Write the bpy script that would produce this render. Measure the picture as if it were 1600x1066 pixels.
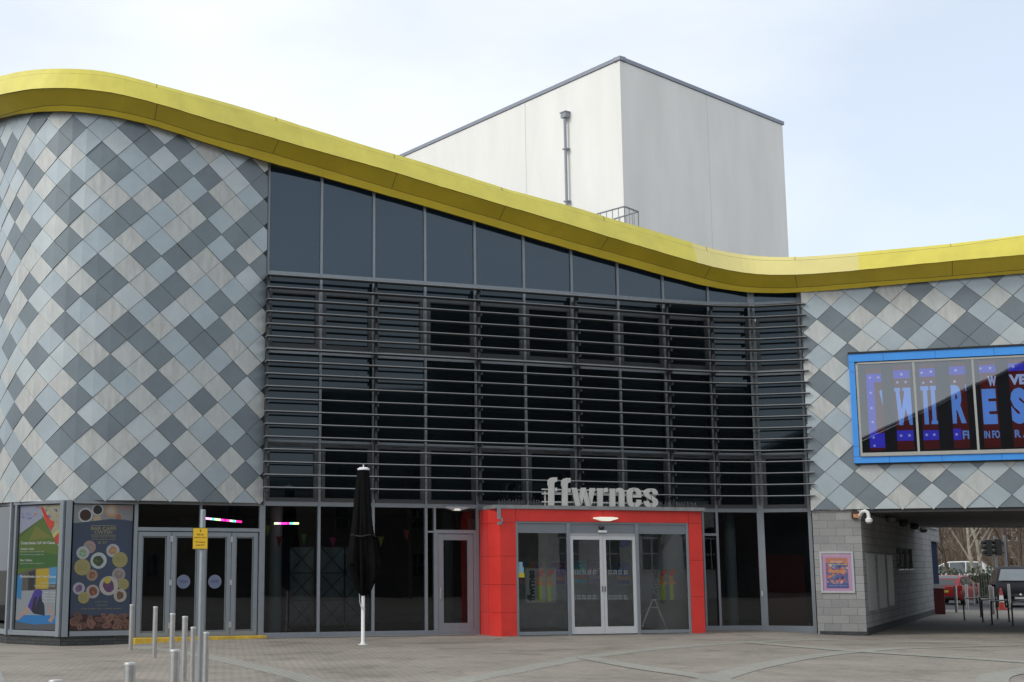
import bpy, math, random
from math import radians as RD, sin, cos, pi, hypot
S = bpy.context.scene
for _o in list(bpy.data.objects): bpy.data.objects.remove(_o)
# ------------------------------------------------------------------ camera, sky, sun, exposure
PITCH = RD(9.522); FPX = 2109.92; CXP = 612.35; CAMH = 1.8
cd = bpy.data.cameras.new("camera"); cam = bpy.data.objects.new("camera", cd); S.collection.objects.link(cam)
cam.location = (0, 0, CAMH); cam.rotation_euler = (pi/2 + PITCH, 0, 0)
cd.sensor_width = 36; cd.lens = FPX/1600*36; cd.shift_x = (800-CXP)/1600; cd.clip_end = 3000; cd.clip_start = .1
S.camera = cam
SUN_EL, SUN_AZ = RD(38), RD(-112)      # azimuth measured from +Y towards +X: the sun stands to the left, a little behind the camera
sl = bpy.data.lights.new("sun", 'SUN'); so = bpy.data.objects.new("sun", sl); S.collection.objects.link(so)
sl.energy = 1.45; sl.angle = RD(20); sl.color = (1, .975, .90)
so.rotation_euler = (pi/2 - SUN_EL, 0, pi - SUN_AZ)
W = bpy.data.worlds.new("World"); S.world = W; W.use_nodes = True
wn, wl = W.node_tree.nodes, W.node_tree.links
bg = wn['Background']; bg.inputs['Strength'].default_value = .1
sky = wn.new('ShaderNodeTexSky'); sky.sky_type = 'NISHITA'; sky.sun_disc = False
sky.sun_elevation = SUN_EL; sky.sun_rotation = SUN_AZ; sky.air_density = 1; sky.dust_density = 2
tc = wn.new('ShaderNodeTexCoord'); mp = wn.new('ShaderNodeMapping'); mp.inputs['Scale'].default_value = (1, 1, 2.2)
nz = wn.new('ShaderNodeTexNoise'); nz.inputs['Scale'].default_value = 2.1; nz.inputs['Detail'].default_value = 6; nz.inputs['Roughness'].default_value = .5
cr_ = wn.new('ShaderNodeValToRGB'); cr_.color_ramp.elements[0].position = .28; cr_.color_ramp.elements[0].color = (.56, .56, .56, 1)
cr_.color_ramp.elements[1].position = .56; cr_.color_ramp.elements[1].color = (1, 1, 1, 1)
mx = wn.new('ShaderNodeMix'); mx.data_type = 'RGBA'
cl2 = wn.new('ShaderNodeMix'); cl2.data_type = 'RGBA'
nz2 = wn.new('ShaderNodeTexNoise'); nz2.inputs['Scale'].default_value = 3.3; nz2.inputs['Detail'].default_value = 5
cl2.inputs['A'].default_value = (7.6, 8.1, 8.7, 1); cl2.inputs['B'].default_value = (8.35, 8.7, 8.95, 1)
wl.new(tc.outputs['Generated'], mp.inputs['Vector']); wl.new(mp.outputs['Vector'], nz.inputs['Vector']); wl.new(mp.outputs['Vector'], nz2.inputs['Vector'])
dv = wn.new('ShaderNodeVectorMath'); dv.operation = 'DOT_PRODUCT'; dv.inputs[1].default_value = (.85, .45, -.25)
dm = wn.new('ShaderNodeMapRange'); dm.inputs['From Min'].default_value = .42; dm.inputs['From Max'].default_value = .72; dm.inputs['To Min'].default_value = 0; dm.inputs['To Max'].default_value = .27
sbn = wn.new('ShaderNodeMath'); sbn.operation = 'SUBTRACT'; wl.new(tc.outputs['Generated'], dv.inputs[0]); wl.new(dv.outputs['Value'], dm.inputs['Value'])
wl.new(nz.outputs['Fac'], sbn.inputs[0]); wl.new(dm.outputs[0], sbn.inputs[1]); wl.new(sbn.outputs[0], cr_.inputs['Fac']); wl.new(cr_.outputs['Color'], mx.inputs['Factor'])
wl.new(nz2.outputs['Fac'], cl2.inputs['Factor'])
sg = wn.new('ShaderNodeVectorMath'); sg.operation = 'SCALE'; sg.inputs['Scale'].default_value = 1.75; wl.new(sky.outputs['Color'], sg.inputs[0]); wl.new(sg.outputs[0], mx.inputs['A']); wl.new(cl2.outputs['Result'], mx.inputs['B']); wl.new(mx.outputs['Result'], bg.inputs['Color'])
S.view_settings.view_transform = 'Standard'; S.view_settings.look = 'None'; S.view_settings.exposure = .3; S.view_settings.gamma = 1
S.cycles.max_bounces = 8; S.cycles.transparent_max_bounces = 12
R_ = random.Random(7)
# ------------------------------------------------------------------ measuring helpers (survey of the real planes)
def ray(px, py):
    a, b = (px-CXP)/FPX, (533-py)/FPX
    return (a, cos(PITCH)-b*sin(PITCH), sin(PITCH)+b*cos(PITCH))
def on_z(px, py, z=0):
    d = ray(px, py); k = (z-CAMH)/d[2]; return (d[0]*k, d[1]*k, z)
def on_Y(px, py, Y):
    d = ray(px, py); k = Y/d[1]; return (d[0]*k, Y, CAMH+d[2]*k)
class Plane:
    """vertical plane through A and B; u runs along it, o stands out of it towards the square"""
    def __init__(s, A, B):
        s.A = A; L = hypot(B[0]-A[0], B[1]-A[1]); s.L = L; s.t = ((B[0]-A[0])/L, (B[1]-A[1])/L); s.n = (s.t[1], -s.t[0])
    def p(s, u, z, o=0): return (s.A[0]+s.t[0]*u+s.n[0]*o, s.A[1]+s.t[1]*u+s.n[1]*o, z)
    def uz(s, px, py, o=0):
        d = ray(px, py); ax, ay = s.A[0]+s.n[0]*o, s.A[1]+s.n[1]*o
        k = (ax*s.n[0]+ay*s.n[1])/(d[0]*s.n[0]+d[1]*s.n[1])
        return ((d[0]*k-ax)*s.t[0]+(d[1]*k-ay)*s.t[1], CAMH+d[2]*k)
def sst(x): x = max(0, min(1, x)); return x*x*(3-2*x)
def gz(x, y):
    return -.10*sst((-x-4.2)/3.4)*sst((y-25)/7) - .11*sst((x-10.5)/2.5)*sst((y-30)/6)
# ------------------------------------------------------------------ materials
MATS = {}
def mat(name, col, rough=.6, metal=0, var=.12, scale=3, bump=0, bscale=40, spec=.5, emit=None, es=0, tint=None, coords='Object', vscale=(1, 1, 1)):
    if name in MATS: return MATS[name]
    m = bpy.data.materials.new(name); m.use_nodes = True; n, l = m.node_tree.nodes, m.node_tree.links
    b = n['Principled BSDF']; b.inputs['Roughness'].default_value = rough; b.inputs['Metallic'].default_value = metal
    b.inputs['Specular IOR Level'].default_value = spec
    t = n.new('ShaderNodeTexCoord')
    src = t.outputs[coords]
    if vscale != (1, 1, 1):
        mm = n.new('ShaderNodeMapping'); mm.inputs['Scale'].default_value = vscale; l.new(src, mm.inputs['Vector']); src = mm.outputs['Vector']
    if var:
        z = n.new('ShaderNodeTexNoise'); z.inputs['Scale'].default_value = scale; z.inputs['Detail'].default_value = 8; z.inputs['Roughness'].default_value = .62
        l.new(src, z.inputs['Vector'])
        r = n.new('ShaderNodeValToRGB'); e = r.color_ramp.elements
        e[0].position = .3; e[1].position = .7
        e[0].color = tuple(c*(1-var) for c in col)+(1,); e[1].color = tuple(min(1, c*(1+var)) for c in col)+(1,)
        l.new(z.outputs['Fac'], r.inputs['Fac']); l.new(r.outputs['Color'], b.inputs['Base Color'])
    else: b.inputs['Base Color'].default_value = tuple(col)+(1,)
    if bump:
        z2 = n.new('ShaderNodeTexNoise'); z2.inputs['Scale'].default_value = bscale; z2.inputs['Detail'].default_value = 4; l.new(t.outputs[coords], z2.inputs['Vector'])
        bp = n.new('ShaderNodeBump'); bp.inputs['Strength'].default_value = bump; bp.inputs['Distance'].default_value = .02
        l.new(z2.outputs['Fac'], bp.inputs['Height']); l.new(bp.outputs['Normal'], b.inputs['Normal'])
    if tint: b.inputs['Specular Tint'].default_value = tuple(tint)+(1,)
    if emit: b.inputs['Emission Color'].default_value = tuple(emit)+(1,); b.inputs['Emission Strength'].default_value = es
    MATS[name] = m; return m
def thin_glass(name, tint=(.8, .83, .84), ior=1.75, wav=.0):
    m = bpy.data.materials.new(name); m.use_nodes = True; n, l = m.node_tree.nodes, m.node_tree.links
    n.remove(n['Principled BSDF']); out = n['Material Output']
    tr = n.new('ShaderNodeBsdfTransparent'); tr.inputs['Color'].default_value = tuple(tint)+(1,)
    g = n.new('ShaderNodeBsdfGlossy'); g.inputs['Roughness'].default_value = 0.0; g.inputs['Color'].default_value = (.92, .95, 1, 1)
    f = n.new('ShaderNodeFresnel'); f.inputs['IOR'].default_value = ior; mx = n.new('ShaderNodeMixShader')
    if wav:
        t = n.new('ShaderNodeTexCoord'); z = n.new('ShaderNodeTexNoise'); z.inputs['Scale'].default_value = .7; z.inputs['Detail'].default_value = 1
        bp = n.new('ShaderNodeBump'); bp.inputs['Strength'].default_value = wav; bp.inputs['Distance'].default_value = .05
        l.new(t.outputs['Object'], z.inputs['Vector']); l.new(z.outputs['Fac'], bp.inputs['Height']); l.new(bp.outputs['Normal'], g.inputs['Normal'])
    l.new(f.outputs[0], mx.inputs[0]); l.new(tr.outputs[0], mx.inputs[1]); l.new(g.outputs[0], mx.inputs[2]); l.new(mx.outputs[0], out.inputs[0])
    MATS[name] = m; return m
def brick_mat(name, c1, c2, mortar, bw, bh, mort, rough=.85, plane='wall', t=(1, 0), var=.25, bump=.25, offset=.5, msm=.1):
    """blocks laid in the plane of a wall (u along t, v up) or on the ground"""
    m = bpy.data.materials.new(name); m.use_nodes = True; n, l = m.node_tree.nodes, m.node_tree.links
    b = n['Principled BSDF']; b.inputs['Roughness'].default_value = rough
    g = n.new('ShaderNodeNewGeometry'); vec = n.new('ShaderNodeCombineXYZ'); sep = n.new('ShaderNodeSeparateXYZ')
    l.new(g.outputs['Position'], sep.inputs[0])
    d = n.new('ShaderNodeVectorMath'); d.operation = 'DOT_PRODUCT'; d.inputs[1].default_value = (t[0], t[1], 0); l.new(g.outputs['Position'], d.inputs[0])
    l.new(d.outputs['Value'], vec.inputs[0])
    if plane == 'wall': l.new(sep.outputs['Z'], vec.inputs[1])
    else:
        d2 = n.new('ShaderNodeVectorMath'); d2.operation = 'DOT_PRODUCT'; d2.inputs[1].default_value = (-t[1], t[0], 0)
        l.new(g.outputs['Position'], d2.inputs[0]); l.new(d2.outputs['Value'], vec.inputs[1])
    k = n.new('ShaderNodeTexBrick'); k.offset = offset
    for i, v in (('Scale', 1), ('Mortar Size', mort), ('Brick Width', bw), ('Row Height', bh), ('Mortar Smooth', msm), ('Bias', 0)): k.inputs[i].default_value = v
    k.inputs['Color1'].default_value = c1+(1,); k.inputs['Color2'].default_value = c2+(1,); k.inputs['Mortar'].default_value = mortar+(1,)
    l.new(vec.outputs[0], k.inputs['Vector'])
    z = n.new('ShaderNodeTexNoise'); z.inputs['Scale'].default_value = .35; z.inputs['Detail'].default_value = 9; z.inputs['Roughness'].default_value = .65; l.new(g.outputs['Position'], z.inputs['Vector'])
    r = n.new('ShaderNodeMapRange'); r.inputs['From Min'].default_value = .3; r.inputs['From Max'].default_value = .7; r.inputs['To Min'].default_value = 1-var; r.inputs['To Max'].default_value = 1+var
    l.new(z.outputs['Fac'], r.inputs['Value'])
    z3 = n.new('ShaderNodeTexNoise'); z3.inputs['Scale'].default_value = 22; z3.inputs['Detail'].default_value = 4; l.new(g.outputs['Position'], z3.inputs['Vector'])
    r3 = n.new('ShaderNodeMapRange'); r3.inputs['To Min'].default_value = .8; r3.inputs['To Max'].default_value = 1.2; l.new(z3.outputs['Fac'], r3.inputs['Value'])
    mm = n.new('ShaderNodeMath'); mm.operation = 'MULTIPLY'; l.new(r.outputs[0], mm.inputs[0]); l.new(r3.outputs[0], mm.inputs[1])
    vm = n.new('ShaderNodeVectorMath'); vm.operation = 'SCALE'; l.new(k.outputs['Color'], vm.inputs[0]); l.new(mm.outputs[0], vm.inputs['Scale']); l.new(vm.outputs[0], b.inputs['Base Color'])
    if plane == 'ground' and name == 'block_paving':
        vo = n.new('ShaderNodeTexVoronoi'); vo.inputs['Scale'].default_value = 1.7; l.new(g.outputs['Position'], vo.inputs['Vector'])
        g1 = n.new('ShaderNodeMapRange'); g1.inputs['From Min'].default_value = .045; g1.inputs['From Max'].default_value = .06; g1.inputs['To Min'].default_value = .62; g1.inputs['To Max'].default_value = 1; l.new(vo.outputs['Distance'], g1.inputs['Value'])
        z5 = n.new('ShaderNodeTexNoise'); z5.inputs['Scale'].default_value = .9; z5.inputs['Detail'].default_value = 7; z5.inputs['Distortion'].default_value = .8; l.new(g.outputs['Position'], z5.inputs['Vector'])
        g5 = n.new('ShaderNodeMapRange'); g5.inputs['From Min'].default_value = .54; g5.inputs['From Max'].default_value = .66; g5.inputs['To Min'].default_value = 1; g5.inputs['To Max'].default_value = .76; l.new(z5.outputs['Fac'], g5.inputs['Value'])
        m5 = n.new('ShaderNodeMath'); m5.operation = 'MULTIPLY'; l.new(g1.outputs[0], m5.inputs[0]); l.new(g5.outputs[0], m5.inputs[1])
        m6 = n.new('ShaderNodeMath'); m6.operation = 'MULTIPLY'; l.new(m5.outputs[0], m6.inputs[0]); l.new(mm.outputs[0], m6.inputs[1]); l.new(m6.outputs[0], vm.inputs['Scale'])
    bp = n.new('ShaderNodeBump'); bp.invert = True; bp.inputs['Strength'].default_value = bump; bp.inputs['Distance'].default_value = .01
    l.new(k.outputs['Fac'], bp.inputs['Height']); l.new(bp.outputs['Normal'], b.inputs['Normal'])
    MATS[name] = m; return m
# ------------------------------------------------------------------ mesh builder
def vsub(a, b): return (a[0]-b[0], a[1]-b[1], a[2]-b[2])
def vadd(a, b): return (a[0]+b[0], a[1]+b[1], a[2]+b[2])
def vmul(a, k): return (a[0]*k, a[1]*k, a[2]*k)
def vx(a, b): return (a[1]*b[2]-a[2]*b[1], a[2]*b[0]-a[0]*b[2], a[0]*b[1]-a[1]*b[0])
def vn(a):
    L = math.sqrt(a[0]**2+a[1]**2+a[2]**2) or 1; return (a[0]/L, a[1]/L, a[2]/L)
class MB:
    def __init__(s): s.v = []; s.f = []; s.m = []
    def face(s, pts, m=0):
        i = len(s.v); s.v += [tuple(p) for p in pts]; s.f.append(tuple(range(i, i+len(pts)))); s.m.append(m); return s
    def hexa(s, b, t, m=0):
        """b: 4 bottom points counter-clockwise from above, t: 4 top points"""
        i = len(s.v); s.v += [tuple(p) for p in b]+[tuple(p) for p in t]
        for f in ((3, 2, 1, 0), (4, 5, 6, 7), (0, 1, 5, 4), (1, 2, 6, 5), (2, 3, 7, 6), (3, 0, 4, 7)): s.f.append(tuple(i+k for k in f)); s.m.append(m)
        return s
    def box(s, x0, x1, y0, y1, z0, z1, m=0):
        return s.hexa([(x0, y0, z0), (x1, y0, z0), (x1, y1, z0), (x0, y1, z0)], [(x0, y0, z1), (x1, y0, z1), (x1, y1, z1), (x0, y1, z1)], m)
    def wbox(s, P, u0, u1, z0, z1, o0, o1, m=0):
        b = [P.p(u0, z0, o1), P.p(u1, z0, o1), P.p(u1, z0, o0), P.p(u0, z0, o0)]; t = [P.p(u0, z1, o1), P.p(u1, z1, o1), P.p(u1, z1, o0), P.p(u0, z1, o0)]
        return s.hexa(b, t, m)
    def wquad(s, P, u0, u1, z0, z1, o, m=0): return s.face([P.p(u0, z0, o), P.p(u1, z0, o), P.p(u1, z1, o), P.p(u0, z1, o)], m)
    def wframe(s, P, u0, u1, z0, z1, w, o0, o1, m=0):
        s.wbox(P, u0, u0+w, z0, z1, o0, o1, m); s.wbox(P, u1-w, u1, z0, z1, o0, o1, m)
        s.wbox(P, u0+w, u1-w, z0, z0+w, o0, o1, m); s.wbox(P, u0+w, u1-w, z1-w, z1, o0, o1, m); return s
    def tube(s, pts, r, n=8, m=0, cap=True):
        rs = r if isinstance(r, (list, tuple)) else [r]*len(pts); base = len(s.v); prev = None
        for k, p in enumerate(pts):
            a = pts[max(0, k-1)]; b = pts[min(len(pts)-1, k+1)]; d = vn(vsub(b, a))
            if prev is None: ref = (0, 0, 1) if abs(d[2]) < .9 else (1, 0, 0); x = vn(vx(ref, d))
            else: x = vn(vsub(prev, vmul(d, prev[0]*d[0]+prev[1]*d[1]+prev[2]*d[2])))
            prev = x; y = vx(d, x)
            for j in range(n):
                t = 2*pi*j/n; s.v.append(tuple(p[i]+rs[k]*(cos(t)*x[i]+sin(t)*y[i]) for i in range(3)))
        for k in range(len(pts)-1):
            for j in range(n):
                a = base+k*n+j; b = base+k*n+(j+1) % n; s.f.append((a, b, b+n, a+n)); s.m.append(m)
        if cap:
            s.f.append(tuple(base+j for j in reversed(range(n)))); s.m.append(m)
            s.f.append(tuple(base+(len(pts)-1)*n+j for j in range(n))); s.m.append(m)
        return s
    def lathe(s, c, prof, n=20, m=0):
        """prof: (radius, z) from bottom to top round the vertical through c"""
        return s.tube([(c[0], c[1], c[2]+z) for r, z in prof], [max(r, .0005) for r, z in prof], n, m)
    def prism(s, poly, f0, f1, m=0):
        """poly: 2-D outline; f0, f1 map (a, b) to the front and the back point"""
        A = [f0(*p) for p in poly]; B = [f1(*p) for p in poly]; i = len(s.v); n = len(poly); s.v += A+B
        s.f.append(tuple(i+k for k in range(n))); s.m.append(m); s.f.append(tuple(i+n+k for k in reversed(range(n)))); s.m.append(m)
        for k in range(n): s.f.append((i+k, i+n+k, i+n+(k+1) % n, i+(k+1) % n)); s.m.append(m)
        return s
    def build(s, name, mats, parent=None, smooth=False, org=None, bevel=0):
        if not isinstance(mats, (list, tuple)): mats = [mats]
        if org is None: org = ORG.get(parent.name, (0, 0, 0)) if parent else (0, 0, 0)
        me = bpy.data.meshes.new(name); me.from_pydata([vsub(v, org) for v in s.v], [], s.f); me.update()
        for m_ in mats: me.materials.append(m_)
        for p, k in zip(me.polygons, s.m): p.material_index = k; p.use_smooth = smooth
        o = bpy.data.objects.new(name, me); S.collection.objects.link(o)
        if parent: o.parent = parent
        else: o.location = org
        ORG[o.name] = org
        if bevel:
            bv = o.modifiers.new('bevel', 'BEVEL'); bv.width = bevel; bv.segments = 2; bv.limit_method = 'ANGLE'
        if smooth:
            try: me.set_sharp_from_angle(angle=RD(40))
            except Exception: pass
        return o
ORG = {}
def tag(o, label, cat, group=None, kind=None):
    o['label'] = label; o['category'] = cat
    if group: o['group'] = group
    if kind: o['kind'] = kind
    return o
def thing(name, label, cat, loc=(0, 0, 0), group=None):
    o = bpy.data.objects.new(name, None); S.collection.objects.link(o); o.location = loc; o.empty_display_size = .3
    ORG[o.name] = tuple(loc); return tag(o, label, cat, group)
def struct(name, mb, mats, **k):
    o = mb.build(name, mats, **k); o['kind'] = 'structure'; return o
KIDS = {}
def copy_thing(root, loc, rz, label, group=None):
    r = root.copy(); S.collection.objects.link(r); r.location = loc; r.rotation_euler = (0, 0, rz); r['label'] = label
    if group: r['group'] = group
    for ch in [o for o in S.objects if o.parent == root]:
        c = ch.copy(); S.collection.objects.link(c); c.parent = r
        for g in [o for o in S.objects if o.parent == ch]:
            d = g.copy(); S.collection.objects.link(d); d.parent = c
    return r
def text_into(mb, P, s, u0, u1, z0, z1, o, m=0, bold=0.0, ital=0, fl=False):
    """lettering as flat polygons fitted into a rectangle of plane P"""
    cu = bpy.data.curves.new('t', 'FONT'); cu.body = s; cu.size = 1; cu.offset = bold; cu.shear = ital; cu.resolution_u = 3
    ob = bpy.data.objects.new('t', cu); S.collection.objects.link(ob); bpy.context.view_layer.update()
    dg = bpy.context.evaluated_depsgraph_get(); ev = ob.evaluated_get(dg); me = ev.to_mesh()
    if me and len(me.vertices):
        xs = [v.co.x for v in me.vertices]; ys = [v.co.y for v in me.vertices]
        ax, bx, ay, by = min(xs), max(xs), min(ys), max(ys); i = len(mb.v)
        for v in me.vertices:
            fx = (v.co.x-ax)/((bx-ax) or 1)
            if fl: fx = 1-fx
            mb.v.append(P.p(u0+(u1-u0)*fx, z0+(z1-z0)*(v.co.y-ay)/((by-ay) or 1), o))
        for f in me.polygons: mb.f.append(tuple(i+k for k in f.vertices)); mb.m.append(m)
    ev.to_mesh_clear(); bpy.data.objects.remove(ob); bpy.data.curves.remove(cu)
def star(P, u, z, r, o): return [P.p(u+(r if k % 2 == 0 else r*.42)*sin(k*pi/5), z+(r if k % 2 == 0 else r*.42)*cos(k*pi/5), o) for k in range(9, -1, -1)]
def disc(P, u, z, r, o, n=20, rz=None): return [P.p(u+r*cos(k*2*pi/n), z+(rz or r)*sin(k*2*pi/n), o) for k in range(n)]
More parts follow.
